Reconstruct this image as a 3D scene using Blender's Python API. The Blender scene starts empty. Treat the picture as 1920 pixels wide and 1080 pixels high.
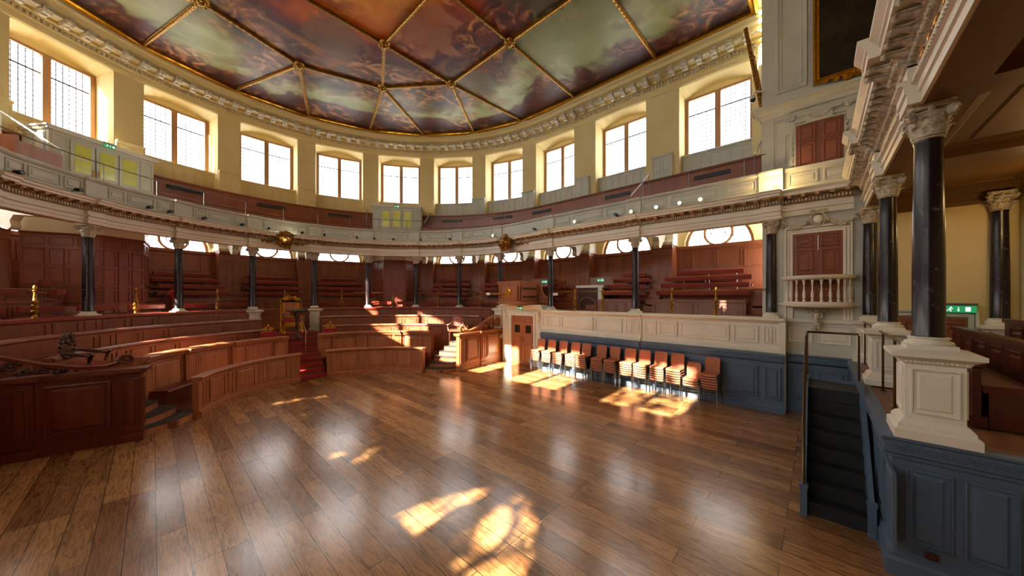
import bpy, math, random
from math import sin, cos, pi, radians as rad
random.seed(7)
SC = bpy.context.scene
COL = SC.collection
# ------------------------------------------------------------ camera, light, exposure
cd = bpy.data.cameras.new('camera'); cam = bpy.data.objects.new('camera', cd); COL.objects.link(cam)
cam.location = (-3.785, -9.5, 2.85); cam.rotation_euler = (pi/2, 0, -0.8259)
cd.sensor_width = 36; cd.lens = 622.35/1920*36; cd.shift_y = 15.5/1920; cd.clip_start = .05; cd.clip_end = 400
SC.camera = cam
SC.view_settings.view_transform = 'Standard'; SC.view_settings.look = 'None'
SC.view_settings.gamma = 1; SC.view_settings.exposure = 1.95; SC.view_settings.use_curve_mapping = False
W = bpy.data.worlds.new('sky'); SC.world = W; W.use_nodes = True
bg = W.node_tree.nodes['Background']; bg.inputs[0].default_value = (1, .99, .975, 1); bg.inputs[1].default_value = 5.0
sd = bpy.data.lights.new('sun', 'SUN'); sd.energy = 24; sd.angle = rad(.6); sd.color = (1, .9, .72)
sun = bpy.data.objects.new('sun', sd); COL.objects.link(sun)
from mathutils import Vector, Matrix
sun.rotation_euler = Vector((1, .05, -.569)).to_track_quat('-Z', 'Y').to_euler()
cy = SC.cycles; cy.max_bounces = 8; cy.diffuse_bounces = 5; cy.glossy_bounces = 3; cy.transmission_bounces = 3; cy.transparent_max_bounces = 8
cy.sample_clamp_indirect = 6; cy.use_denoising = True; cy.caustics_reflective = False; cy.caustics_refractive = False
def lamp(name, kind, loc, energy, color, size=.1, rot=None, **k):
    d = bpy.data.lights.new(name, kind); d.energy = energy; d.color = color
    if kind == 'AREA': d.size = size
    else: d.shadow_soft_size = size
    for a, b in k.items(): setattr(d, a, b)
    o = bpy.data.objects.new(name, d); COL.objects.link(o); o.location = loc
    if rot: o.rotation_euler = rot
    return o
def portal(loc, a, w, h):          # guides sky sampling through a window opening; emits nothing itself
    o = lamp('window_portal', 'AREA', loc, 1, (1, 1, 1), w, (pi/2, 0, a+pi), shape='RECTANGLE', size_y=h); o.data.cycles.is_portal = True
# ------------------------------------------------------------ plan: D-shaped room, arc radius 7 for the columns
RC = 7.0
def G(u, r, z=0.0):
    if u > 90: return (r, -(u-90), z)
    if u < -90: return (-r, -(-u-90), z)
    a = rad(u); return (r*sin(a), r*cos(a), z)
def steps(u0, u1, ds=3.0):
    out = [u0]
    for a, b in ((-200, -90), (-90, 90), (90, 200)):
        lo, hi = max(u0, a), min(u1, b)
        if hi <= lo: continue
        n = max(1, math.ceil((hi-lo)/ds)) if a == -90 else 1
        out += [lo+(hi-lo)*i/n for i in range(1, n+1)]
    return out
def rz(u): return -rad(max(-90, min(90, u)))
def mv(u, m, r):          # move m metres along the path at radius r
    s = (u*r*pi/180 if abs(u) <= 90 else math.copysign(r*pi/2+abs(u)-90, u))+m
    h = r*pi/2
    return math.copysign(90+abs(s)-h, s) if abs(s) > h else s/r*180/pi
def ku(r, u): return 57.2958/r if abs(u) < 90 else 1.0     # u-units per metre
# ------------------------------------------------------------ mesh builder
class MB:
    def __init__(s): s.v = []; s.f = []
    def add(s, vs, fs):
        n = len(s.v); s.v += [tuple(p) for p in vs]; s.f += [tuple(i+n for i in f) for f in fs]; return s
    def box(s, c, d, a=0.0, tilt=None):
        hx, hy, hz = d[0]/2, d[1]/2, d[2]/2; vs = []
        for x in (-hx, hx):
            for y in (-hy, hy):
                for z in (-hz, hz):
                    p = Vector((x, y, z))
                    if tilt: p = Matrix.Rotation(tilt[1], 3, tilt[0]) @ p
                    vs.append((c[0]+p.x*cos(a)-p.y*sin(a), c[1]+p.x*sin(a)+p.y*cos(a), c[2]+p.z))
        return s.add(vs, [(0,1,3,2),(4,6,7,5),(0,4,5,1),(2,3,7,6),(0,2,6,4),(1,5,7,3)])
    def bx(s, x0, x1, y0, y1, z0, z1): return s.box(((x0+x1)/2, (y0+y1)/2, (z0+z1)/2), (abs(x1-x0), abs(y1-y0), abs(z1-z0)))
    def loft(s, secs, closed=True, caps=True):
        m = len(secs[0]); vs = [p for q in secs for p in q]; fs = []
        for i in range(len(secs)-1):
            for j in range(m if closed else m-1):
                a, b = i*m+j, i*m+(j+1) % m; fs.append((a, b, b+m, a+m))
        if caps and closed: fs += [tuple(range(m)), tuple(range((len(secs)-1)*m, len(secs)*m))[::-1]]
        return s.add(vs, fs)
    def sweep(s, u0, u1, prof, closed=True, caps=True, ds=3.0):
        return s.loft([[G(u, r, z) for r, z in prof] for u in steps(u0, u1, ds)], closed, caps)
    def sweepb(s, pts, prof, closed=True, caps=True):       # pts = [(u, offset)]
        return s.loft([[G(u, r+d, z) for r, z in prof] for u, d in pts], closed, caps)
    def line(s, pts, prof, closed=True, caps=True):          # plan polyline, profile (offset to the right of travel, z), mitred
        secs = []
        for i, p in enumerate(pts):
            def nrm(a, b):
                d = Vector((b[0]-a[0], b[1]-a[1])).normalized(); return Vector((d.y, -d.x))
            n0 = nrm(pts[i-1], p) if i else nrm(p, pts[1]); n1 = nrm(p, pts[i+1]) if i < len(pts)-1 else n0
            m = (n0+n1)/(1+n0.dot(n1)) if n0.dot(n1) > -.9 else n0
            secs.append([(p[0]+m.x*o, p[1]+m.y*o, z) for o, z in prof])
        return s.loft(secs, closed, caps)
    def tube(s, pts, r, n=8, caps=True):
        pts = [Vector(p) for p in pts]; secs = []; ref = None
        for i, p in enumerate(pts):
            t = (pts[min(i+1, len(pts)-1)]-pts[max(i-1, 0)]).normalized()
            if ref is None: ref = Vector((0, 0, 1)) if abs(t.z) < .9 else Vector((1, 0, 0))
            x = t.cross(ref).normalized(); y = x.cross(t).normalized(); ref = y
            rr = r[i] if isinstance(r, (list, tuple)) else r
            secs.append([p+x*rr*cos(2*pi*k/n)+y*rr*sin(2*pi*k/n) for k in range(n)])
        return s.loft(secs, True, caps)
    def lathe(s, prof, n=16, c=(0, 0, 0), axis='z', sq=False):
        secs = []
        for r, z in prof:
            q = []
            for k in range(n):
                a = 2*pi*k/n+(pi/4 if sq else 0)
                p = (r*cos(a), r*sin(a), z) if axis == 'z' else ((z, r*cos(a), r*sin(a)) if axis == 'x' else (r*cos(a), z, r*sin(a)))
                q.append((c[0]+p[0], c[1]+p[1], c[2]+p[2]))
            secs.append(q)
        return s.loft(secs, True, True)
    def ball(s, c, r, n=10, sc=(1, 1, 1)):
        secs = []
        for i in range(n//2+1):
            a = pi*i/(n//2); rr = max(1e-4, sin(a))
            secs.append([(c[0]+sc[0]*r*rr*cos(2*pi*k/n), c[1]+sc[1]*r*rr*sin(2*pi*k/n), c[2]-sc[2]*r*cos(a)) for k in range(n)])
        return s.loft(secs)
    def xform(s, M):
        s.v = [tuple(M @ Vector(p)) for p in s.v]; return s
    def join(s, o, M=None):
        return s.add([tuple(M @ Vector(p)) for p in o.v] if M is not None else o.v, o.f)
    def build(s, name, mat, parent=None, world=True, smooth=False, kind=None, **tags):
        me = bpy.data.meshes.new(name); vs = s.v
        if parent is not None and world:
            M = (Matrix.Translation(parent['_l']) @ Matrix.Rotation(parent['_r'], 4, 'Z')).inverted() if '_l' in parent else Matrix()
            vs = [tuple(M @ Vector(p)) for p in vs]
        me.from_pydata(vs, [], s.f); me.materials.append(mat)
        me.validate(); me.update()
        if smooth: me.polygons.foreach_set('use_smooth', [True]*len(me.polygons))
        o = bpy.data.objects.new(name, me); COL.objects.link(o)
        if parent is not None:
            o.parent = parent
            if '_l' in parent: o['_l'] = parent['_l']; o['_r'] = parent['_r']
        if kind: o['kind'] = kind
        for k, v in tags.items(): o[k] = v
        return o
def smooth_angle(o, deg=40):
    me = o.data; me.polygons.foreach_set('use_smooth', [True]*len(me.polygons))
    try: me.set_sharp_from_angle(angle=rad(deg))
    except Exception: pass
    return o
def thing(name, label, cat, loc=(0, 0, 0), r=0.0, group=None):
    o = bpy.data.objects.new(name, None); COL.objects.link(o); o.empty_display_size = .2
    o.location = loc; o.rotation_euler = (0, 0, r); o['label'] = label; o['category'] = cat
    if group: o['group'] = group
    o['_l'] = tuple(loc); o['_r'] = r
    return o
def tag(o, label, cat, group=None):
    o['label'] = label; o['category'] = cat
    if group: o['group'] = group
    return o
KIDS = {}
def copy_tree(o, loc, r, label, group=None, parent=None):
    c = o.copy(); COL.objects.link(c)
    if parent is None:
        c.location = loc; c.rotation_euler = (0, 0, r); c['label'] = label; c['_l'] = tuple(loc); c['_r'] = r
        if group: c['group'] = group
    else: c.parent = parent
    for ch in o.children: copy_tree(ch, None, None, None, None, c)
    return c
def struct(mb, name, mat, parent=None, **k): 
    return mb.build(name, mat, parent, kind='structure', **k) if parent is None else mb.build(name, mat, parent, **k)
# ------------------------------------------------------------ panels
RAISED = ((0, .001), (.002, .03), (.022, .034), (.026, .002), (.07, .001), (.1, .022))
FLAT = ((0, .001), (.002, .026), (.022, .028), (.026, .001))
THIN = ((0, .001), (.002, .018), (.018, .018), (.022, .001))
def panel(mb, S, a0, a1, z0, z1, k=1.0, n=1, rings=RAISED, sc=1.0):
    secs = []
    for ins, o in rings:
        ins *= sc; o *= sc; A0, A1, Z0, Z1 = a0+ins*k, a1-ins*k, z0+ins, z1-ins
        q = [S(A0+(A1-A0)*i/n, Z0, o) for i in range(n+1)]+[S(A1-(A1-A0)*i/n, Z1, o) for i in range(n+1)]
        secs.append(q)
    mb.loft(secs, True, False); m = 2*n+2
    base = len(mb.v)-m
    mb.f += [(base+i, base+i+1, base+m-2-i, base+m-1-i) for i in range(n)]
def SG(r): return lambda a, z, o: G(a, r-o, z)
def SGo(r): return lambda a, z, o: G(a, r+o, z)
def SP(p, d, nrm): return lambda a, z, o: (p[0]+d[0]*a+nrm[0]*o, p[1]+d[1]*a+nrm[1]*o, z)
def gp(mb, u0, u1, z0, z1, r, rings=RAISED, sc=1.0):
    panel(mb, SG(r), u0, u1, z0, z1, ku(r, (u0+u1)/2), max(1, int(abs(u1-u0)/3.5)) if abs(u0) < 90 else 1, rings, sc)
# ------------------------------------------------------------ materials
def lin(h):
    c = [int(h[i:i+2], 16)/255 for i in (0, 2, 4)]
    return tuple((x/12.92 if x <= .04045 else ((x+.055)/1.055)**2.4) for x in c)+(1,)
def mat(name, hexc, rough=.5, metal=0.0, spec=.5, hex2=None, scale=(3, 3, 3), detail=4, bump=0.0, emit=None, coat=0.0, fac=(.35, .65), distort=0.0):
    m = bpy.data.materials.new(name); m.use_nodes = True; nt = m.node_tree; b = nt.nodes['Principled BSDF']
    b.inputs['Base Color'].default_value = lin(hexc); b.inputs['Roughness'].default_value = rough
    b.inputs['Metallic'].default_value = metal; b.inputs['Specular IOR Level'].default_value = spec
    b.inputs['Coat Weight'].default_value = coat
    tc = nt.nodes.new('ShaderNodeTexCoord'); mp = nt.nodes.new('ShaderNodeMapping'); mp.inputs['Scale'].default_value = scale
    ns = nt.nodes.new('ShaderNodeTexNoise'); ns.inputs['Detail'].default_value = detail; ns.inputs['Scale'].default_value = 1; ns.inputs['Distortion'].default_value = distort
    nt.links.new(tc.outputs['Object'], mp.inputs[0]); nt.links.new(mp.outputs[0], ns.inputs['Vector'])
    if hex2:
        cr = nt.nodes.new('ShaderNodeValToRGB'); cr.color_ramp.elements[0].position = fac[0]; cr.color_ramp.elements[1].position = fac[1]
        cr.color_ramp.elements[0].color = lin(hexc); cr.color_ramp.elements[1].color = lin(hex2)
        nt.links.new(ns.outputs[0], cr.inputs[0]); nt.links.new(cr.outputs[0], b.inputs['Base Color'])
    if bump:
        bp = nt.nodes.new('ShaderNodeBump'); bp.inputs['Strength'].default_value = bump; bp.inputs['Distance'].default_value = .02
        nt.links.new(ns.outputs[0], bp.inputs['Height']); nt.links.new(bp.outputs[0], b.inputs['Normal'])
    if emit: b.inputs['Emission Color'].default_value = lin(emit[0]); b.inputs['Emission Strength'].default_value = emit[1]
    return m
M = dict(
 wall=mat('cream_wall_paint', 'E2D09A', .7, hex2='DCC88C', scale=(1, 1, 1)),
 stone=mat('ivory_paint', 'E6E3D4', .5, hex2='DEDAC8', scale=(2, 2, 2)),
 grey=mat('grey_green_paint', 'C8CABC', .5, hex2='BEC0B2', scale=(2, 2, 2)),
 orn=mat('carved_ivory', 'D9D0BA', .55, hex2='A39A82', scale=(18, 18, 18), bump=.5),
 ornd=mat('carved_umber', 'C9A678', .5, hex2='94704A', scale=(25, 25, 25), bump=.5),
 brown=mat('red_brown_painted_wood', '8F5236', .36, hex2='81462C', scale=(6, 6, .8)),
 barrier=mat('orange_brown_grained_wood', 'B2704A', .36, hex2='A0603C', scale=(9, 9, 1.2), bump=.05),
 fence=mat('sunlit_golden_grained_wood', 'A96C3E', .36, hex2='925630', scale=(8, 8, .9), bump=.05),  # golden tone has the sun on the right screen put into the colour
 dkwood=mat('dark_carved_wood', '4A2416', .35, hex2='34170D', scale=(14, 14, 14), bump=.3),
 cushion=mat('red_leather', '8E3524', .42, hex2='7E2C1A', scale=(3, 3, 3)),
 pewcush=mat('dark_red_leather', '6E2A14', .4, hex2='601F0E'),
 blue=mat('blue_grey_paint', '566B82', .42, hex2='4E6278', scale=(2, 2, 2)),
 black=mat('black_stair_rubber', '23282B', .55, hex2='1A1E20', scale=(5, 5, 5)),
 blackm=mat('black_metal', '101012', .4),
 marble=mat('dark_purple_marble', '1E1316', .26, hex2='7A6460', scale=(14, 14, 9), detail=6, fac=(.62, .92), distort=.8, spec=.5),
 gold=mat('gilding', 'D9A437', .32, 1.0, hex2='B77F22', scale=(20, 20, 20), bump=.15),
 goldd=mat('aged_gilding', 'B98A3A', .38, .9, hex2='7A5524', scale=(30, 30, 30), bump=.3),
 brass=mat('brass', 'A88A52', .3, 1.0, hex2='8A6C3A', scale=(20, 20, 20)),
 dbrass=mat('dark_brass', '5A4528', .35, .9),
 chrome=mat('chrome', 'C8C8C8', .2, 1.0),
 steel=mat('grey_steel', '77777A', .35, .8),
 carpet=mat('red_carpet', 'A81A2A', .85, hex2='8E1220', scale=(40, 40, 40)),
 dkcarpet=mat('dark_step_carpet', '2F2A28', .8, hex2='3B3430', scale=(40, 40, 40)),
 chair=mat('orange_brick_fabric', 'B4704E', .75, hex2='A86444', scale=(30, 30, 30)),
 wframe=mat('orange_stone_window_frame', 'AC8260', .5, hex2='A07654', scale=(4, 4, 1)),
 lead=mat('lead_came', '3A3A40', .5, .3),
 white=mat('white_gloss_paint', 'E4E1D6', .35),
 pewwood=mat('dark_red_brown_pew_wood', '5A2816', .35, hex2='4E2010', scale=(6, 6, 1)),
 scr=mat('shaded_red_brown_wood', '6E301C', .36, hex2='602614', scale=(7, 7, 1), bump=.04),  # red-brown screen paint, darkened in colour for the shaded left side
 loft=mat('ochre_loggia_paint', '6E4C1C', .5, hex2='624216', scale=(1, 1, 1)),
 plank=mat('worn_oak_boards', '94694A', .45, hex2='7E5538', scale=(1.2, 8, 8)),
 green=mat('green_exit_sign', '1E7A4A', .4, emit=('1E8A52', .25)),
 signw=mat('white_exit_symbol', 'F2F2F2', .4, emit=('FFFFFF', .3)),
 paper=mat('white_notice', 'E8E8E4', .6),
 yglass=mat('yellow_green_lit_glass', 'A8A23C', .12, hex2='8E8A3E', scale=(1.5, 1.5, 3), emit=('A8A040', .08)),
 dglass=mat('dark_door_glass', '2A2620', .1),
 bulb=mat('lit_lamp', 'FFE0B0', .4, emit=('FFD9A0', 14)),
 bulb2=mat('bright_lamp', 'FFE0B0', .4, emit=('FFC878', 60)),
 red=mat('fire_red', 'A01818', .3),
 socket=mat('brown_socket', '4A1E16', .4),
 leaf=mat('leaves', '4C6A2A', .7), bark=mat('bark', '4A3A2A', .9),
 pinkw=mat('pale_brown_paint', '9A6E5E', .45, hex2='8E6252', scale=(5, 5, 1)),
)
def glass(nm='clear_glass', T=1.0):
    m = bpy.data.materials.new(nm); m.use_nodes = True; nt = m.node_tree; nt.nodes.clear()
    o = nt.nodes.new('ShaderNodeOutputMaterial'); t = nt.nodes.new('ShaderNodeBsdfTransparent'); g = nt.nodes.new('ShaderNodeBsdfGlossy'); t.inputs[0].default_value = (T, T, T, 1)
    g.inputs['Roughness'].default_value = .05; mx = nt.nodes.new('ShaderNodeMixShader'); mx.inputs[0].default_value = .06
    nt.links.new(t.outputs[0], mx.inputs[1]); nt.links.new(g.outputs[0], mx.inputs[2]); nt.links.new(mx.outputs[0], o.inputs[0]); return m
M['glass'] = glass(); M['glass2'] = glass('sky_dimming_glass', .55)  # second glass: tint added to dim the sky in visible windows so leading shows
def floor_mat():
    m = bpy.data.materials.new('oak_plank_floor'); m.use_nodes = True; nt = m.node_tree; L = nt.links.new; N = nt.nodes.new
    b = nt.nodes['Principled BSDF']; tc = N('ShaderNodeTexCoord'); mp = N('ShaderNodeMapping'); mp.inputs['Rotation'].default_value = (0, 0, pi/2)
    L(tc.outputs['Object'], mp.inputs[0]); br = N('ShaderNodeTexBrick'); L(mp.outputs[0], br.inputs['Vector'])
    br.inputs['Scale'].default_value = 1; br.inputs['Brick Width'].default_value = 2.3; br.inputs['Row Height'].default_value = .25
    br.inputs['Mortar Size'].default_value = .0035; br.offset = .37; br.offset_frequency = 3; br.inputs['Mortar Smooth'].default_value = 0
    br.inputs['Color1'].default_value = lin('BA8C5C'); br.inputs['Color2'].default_value = lin('7C522E'); br.inputs['Mortar'].default_value = lin('24140A'); br.inputs['Bias'].default_value = -.1
    mp2 = N('ShaderNodeMapping'); mp2.inputs['Scale'].default_value = (20, 1.8, 1); L(tc.outputs['Object'], mp2.inputs[0])
    ns = N('ShaderNodeTexNoise'); ns.inputs['Scale'].default_value = 1.5; ns.inputs['Detail'].default_value = 6; ns.inputs['Distortion'].default_value = 1.7; L(mp2.outputs[0], ns.inputs['Vector'])
    n2 = N('ShaderNodeTexNoise'); n2.inputs['Scale'].default_value = 1.4; n2.inputs['Detail'].default_value = 2; L(tc.outputs['Object'], n2.inputs['Vector'])
    cr = N('ShaderNodeValToRGB'); cr.color_ramp.elements[0].position = .36; cr.color_ramp.elements[0].color = (.42, .36, .32, 1); cr.color_ramp.elements[1].position = .56; cr.color_ramp.elements[1].color = (1.15, 1.1, 1.05, 1)
    L(ns.outputs[0], cr.inputs[0]); mx = N('ShaderNodeMix'); mx.data_type = 'RGBA'; mx.blend_type = 'MULTIPLY'; mx.inputs['Factor'].default_value = .75
    L(br.outputs['Color'], mx.inputs['A']); L(cr.outputs[0], mx.inputs['B'])
    cr2 = N('ShaderNodeValToRGB'); cr2.color_ramp.elements[0].position = .3; cr2.color_ramp.elements[0].color = (.86, .85, .84, 1); cr2.color_ramp.elements[1].position = .7; cr2.color_ramp.elements[1].color = (1.1, 1.1, 1.1, 1)
    L(n2.outputs[0], cr2.inputs[0]); m2 = N('ShaderNodeMix'); m2.data_type = 'RGBA'; m2.blend_type = 'MULTIPLY'; m2.inputs['Factor'].default_value = .8
    L(mx.outputs['Result'], m2.inputs['A']); L(cr2.outputs[0], m2.inputs['B']); L(m2.outputs['Result'], b.inputs['Base Color'])
    b.inputs['Roughness'].default_value = .2
    bp = N('ShaderNodeBump'); bp.inputs['Strength'].default_value = .2; bp.inputs['Distance'].default_value = .003; L(ns.outputs[0], bp.inputs['Height'])
    b2 = N('ShaderNodeBump'); b2.inputs['Strength'].default_value = .6; b2.inputs['Distance'].default_value = .004; b2.invert = True; L(br.outputs['Fac'], b2.inputs['Height']); L(bp.outputs[0], b2.inputs['Normal'])
    L(b2.outputs[0], b.inputs['Normal']); b.inputs['Specular IOR Level'].default_value = 1.0
    return m
M['floor'] = floor_mat()
PAINT = ((0, -1.2, 2.1, 'F0A830', '7A2004'), (5.7, -3.4, 1.9, '98A070', '747C50'), (3.6, -3.4, 1.0, '2A2014', '5A4630'), (-4.2, 4.4, 1.6, 'A2A67E', '7A6C40'), (0.4, 2.9, 1.0, '8A5A3A', '2A2A18'), (2.6, .1, 1.1, 'B07850', '6A3018'), (-3.4, 1.6, 1.1, '7A3014', 'A05A34'), (5.4, 1.2, 1.1, '4A4A30', '8A7A58'))
def ceil_mat():
    m = bpy.data.materials.new('painted_ceiling_canvas'); m.use_nodes = True; nt = m.node_tree; L = nt.links.new; N = nt.nodes.new
    b = nt.nodes['Principled BSDF']; tc = N('ShaderNodeTexCoord')
    def math_(op, a, bb=None):
        n = N('ShaderNodeMath'); n.operation = op
        for i, x in enumerate((a, bb)):
            if x is None: continue
            if isinstance(x, (int, float)): n.inputs[i].default_value = x
            else: L(x, n.inputs[i])
        return n.outputs[0]
    sp = N('ShaderNodeSeparateXYZ'); L(tc.outputs['Object'], sp.inputs[0])
    yy = math_('MAXIMUM', sp.outputs[1], 0.0); rr = math_('SQRT', math_('ADD', math_('POWER', sp.outputs[0], 2.0), math_('POWER', yy, 2.0)))
    def noise(sc, det, dist=0.0, scale=(1, 1, 1)):
        mp = N('ShaderNodeMapping'); mp.inputs['Scale'].default_value = scale; L(tc.outputs['Object'], mp.inputs[0])
        n = N('ShaderNodeTexNoise'); n.inputs['Scale'].default_value = sc; n.inputs['Detail'].default_value = det; n.inputs['Distortion'].default_value = dist; L(mp.outputs[0], n.inputs['Vector']); return n.outputs[0]
    big = noise(.38, 3, .8); t = math_('ADD', rr, math_('MULTIPLY', math_('SUBTRACT', big, .5), 5.2))
    t = math_('DIVIDE', t, 9.5)
    cr = N('ShaderNodeValToRGB'); cr.color_ramp.elements.remove(cr.color_ramp.elements[1])
    st = [(0, 'D0821C'), (.2, 'A84C0E'), (.3, '6C1E08'), (.4, '3C1006'), (.47, '8A5426'), (.53, '2A1E10'), (.6, '6E6236'), (.66, 'A0A474'), (.73, '868A58'), (.76, '50200A'), (.86, '380C04'), (1, '1C0602')]
    cr.color_ramp.elements[0].position = 0; cr.color_ramp.elements[0].color = lin(st[0][1])
    for p, c in st[1:]:
        e = cr.color_ramp.elements.new(p); e.color = lin(c)
    L(t, cr.inputs[0])
    fig = noise(1.5, 7, 2.2); c2 = N('ShaderNodeValToRGB'); e = c2.color_ramp.elements
    e[0].position = .36; e[0].color = lin('180C04'); e[1].position = .7; e[1].color = lin('DCA060')
    q = e.new(.5); q.color = lin('703410')
    L(fig, c2.inputs[0]); mk = noise(.55, 3, .3); mr = N('ShaderNodeMapRange'); mr.inputs['From Min'].default_value = .46; mr.inputs['From Max'].default_value = .6; mr.inputs['To Max'].default_value = .75; L(mk, mr.inputs[0])
    mx = N('ShaderNodeMix'); mx.data_type = 'RGBA'; L(mr.outputs[0], mx.inputs['Factor']); L(cr.outputs[0], mx.inputs['A']); L(c2.outputs[0], mx.inputs['B'])
    cur = mx.outputs['Result']; wn = noise(.9, 5, .6)
    for (px, py, rad_, colr, colr2) in PAINT:
        dx = math_('SUBTRACT', sp.outputs[0], px); dy = math_('SUBTRACT', sp.outputs[1], py)
        dd = math_('SQRT', math_('ADD', math_('POWER', math_('ABSOLUTE', dx), 2.0), math_('POWER', math_('ABSOLUTE', dy), 2.0)))
        dd = math_('ADD', dd, math_('MULTIPLY', math_('SUBTRACT', wn, .5), 3.2))
        k_ = N('ShaderNodeMapRange'); k_.inputs['From Min'].default_value = rad_; k_.inputs['From Max'].default_value = rad_*.72; k_.inputs['To Min'].default_value = 0; k_.inputs['To Max'].default_value = .85; L(dd, k_.inputs[0])
        c_ = N('ShaderNodeMix'); c_.data_type = 'RGBA'; c_.inputs['A'].default_value = lin(colr); c_.inputs['B'].default_value = lin(colr2); L(wn, c_.inputs['Factor'])
        o_ = N('ShaderNodeMix'); o_.data_type = 'RGBA'; L(k_.outputs[0], o_.inputs['Factor']); L(cur, o_.inputs['A']); L(c_.outputs['Result'], o_.inputs['B']); cur = o_.outputs['Result']
    L(cur, b.inputs['Base Color']); b.inputs['Roughness'].default_value = .4; b.inputs['Specular IOR Level'].default_value = .22
    bp = N('ShaderNodeBump'); bp.inputs['Strength'].default_value = .25; bp.inputs['Distance'].default_value = .05; L(big, bp.inputs['Height']); L(bp.outputs[0], b.inputs['Normal'])
    return m
M['ceil'] = ceil_mat()
M['ptg'] = mat('dark_oil_painting', '0C0A0A', .3, hex2='3C3222', scale=(1.2, 1.2, 1.2), detail=6, fac=(.47, .8), distort=1.5)
ST = [-81, -63, -45, -27, -9, 9, 27, 45, 63, 81, 91.7, 95.1, 98.62]            # column stations
WST = [-98.6, -95.1, -91.6, -81, -63, -45, -27, -9, 9, 27, 45, 63, 81, 91.6, 95.1, 98.5]  # pier stations of the outer wall
S1 = 98.55
# ------------------------------------------------------------ floor, outer wall, windows
mb = MB(); mb.bx(-10.6, 10.6, -12.8, 10.8, -.2, 0); struct(mb, 'floor', M['floor'])
RW = 9.55; RG = 10.3; ZT = 11.75
def upper_bay(u0, u1, i):
    """one bay of the upper wall: piers, deep arched window recess"""
    uc = (u0+u1)/2
    if abs(uc) > 81 and abs(uc) < 90: uc = math.copysign(90.03, uc)
    n = 10; UF = lambda t: mv(uc, 1.11*t, RW); VB = lambda t: mv(uc, 1.09*t, RG)
    w = MB()
    def zf(t): return 10.6+.34*(1-t*t)
    def zb(t): return 10.42+.24*(1-t*t)
    for a, b in ((u0, UF(-1)), (UF(1), u1)):
        for p, q in zip(steps(a, b)[:-1], steps(a, b)[1:]): w.add([G(p, RW, 6.0), G(q, RW, 6.0), G(q, RW, ZT), G(p, RW, ZT)], [(0, 1, 2, 3)])
    T = [-1+2*j/n for j in range(n+1)]
    for p, q in zip(T[:-1], T[1:]):
        up, uq, vp, vq = UF(p), UF(q), VB(p), VB(q)
        w.add([G(up, RW, zf(p)), G(uq, RW, zf(q)), G(uq, RW, ZT), G(up, RW, ZT)], [(0, 1, 2, 3)])
        w.add([G(up, RW, zf(p)), G(uq, RW, zf(q)), G(vq, RG, zb(q)), G(vp, RG, zb(p))], [(0, 1, 2, 3)])
        w.add([G(vp, RG, zb(p)), G(vq, RG, zb(q)), G(vq, RG, 10.36), G(vp, RG, 10.36)], [(0, 1, 2, 3)])
    for s in (-1, 1):
        w.add([G(UF(s), RW, 7.0), G(UF(s), RW, 10.6), G(VB(s), RG, 10.42), G(VB(s), RG, 7.0)], [(0, 1, 2, 3)])
    struct(w, 'wall_bay', M['wall'])
    # wainscot below the sill and around the pier
    w = MB(); w.sweep(UF(-1), UF(1), [(RG, 8.26), (9.9, 8.16), (9.82, 8.16), (9.82, 8.1), (9.86, 8.08), (9.86, 7.0), (RG, 7.0)])
    m = 7
    for j in range(m):
        gp(w, mv(uc, -1.11+2.22*(j+.06)/m, RW), mv(uc, -1.11+2.22*(j+.94)/m, RW), 7.4, 8.02, 9.86, THIN)
    struct(w, 'baseboard_gallery_window', M['grey'] if uc > 50 else M['wall'])
    # frame, leading, glass
    e = bpy.data.objects.new('window_%d' % i, None); COL.objects.link(e); e['kind'] = 'structure'
    f = MB(); r0, r1 = RG-.06, RG+.08; z0, z1 = 8.24, 10.42; Q = lambda m: mv(uc, m, RG)
    for a, b in ((-1.09, -.97), (-.09, .09), (.97, 1.09)): f.sweep(Q(a), Q(b), [(r0, z0), (r0, z1), (r1, z1), (r1, z0)])
    f.sweep(Q(-1.09), Q(1.09), [(r0+.01, z1-.06), (r0+.01, z1+.02), (r1, z1+.02), (r1, z1-.06)]); f.sweep(Q(-1.09), Q(1.09), [(r0+.01, z0-.02), (r0+.01, z0+.03), (r1, z0+.03), (r1, z0-.02)])
    f.build('window_frame', M['wframe'], e)
    l = MB(); g = MB(); rr = RG+.03
    for a, b in ((-.97, -.09), (.09, .97)):
        for j in range(1, 6):
            x = a+(b-a)*j/6; l.sweep(Q(x-.01), Q(x+.01), [(rr, z0), (rr, z1), (rr+.008, z1), (rr+.008, z0)])
        for j in range(1, 14):
            z = z0+(z1-z0)*j/14; t = .024 if j == 10 else .01
            l.sweep(Q(a), Q(b), [(rr-.003, z-t), (rr-.003, z+t), (rr+.01, z+t), (rr+.01, z-t)])
        g.sweep(Q(a), Q(b), [(rr+.014, z0), (rr+.014, z1)], False, False)
    l.build('leading', M['lead'], e); g.build('pane', M['glass2'] if uc > -45 else M['glass'], e)
    portal(G(uc, RG+.13, 9.33), rz(uc), 2.25, 2.3)
for i, (a, b) in enumerate(zip(WST[:-1], WST[1:])):
    upper_bay(a, b, i+1)
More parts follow.
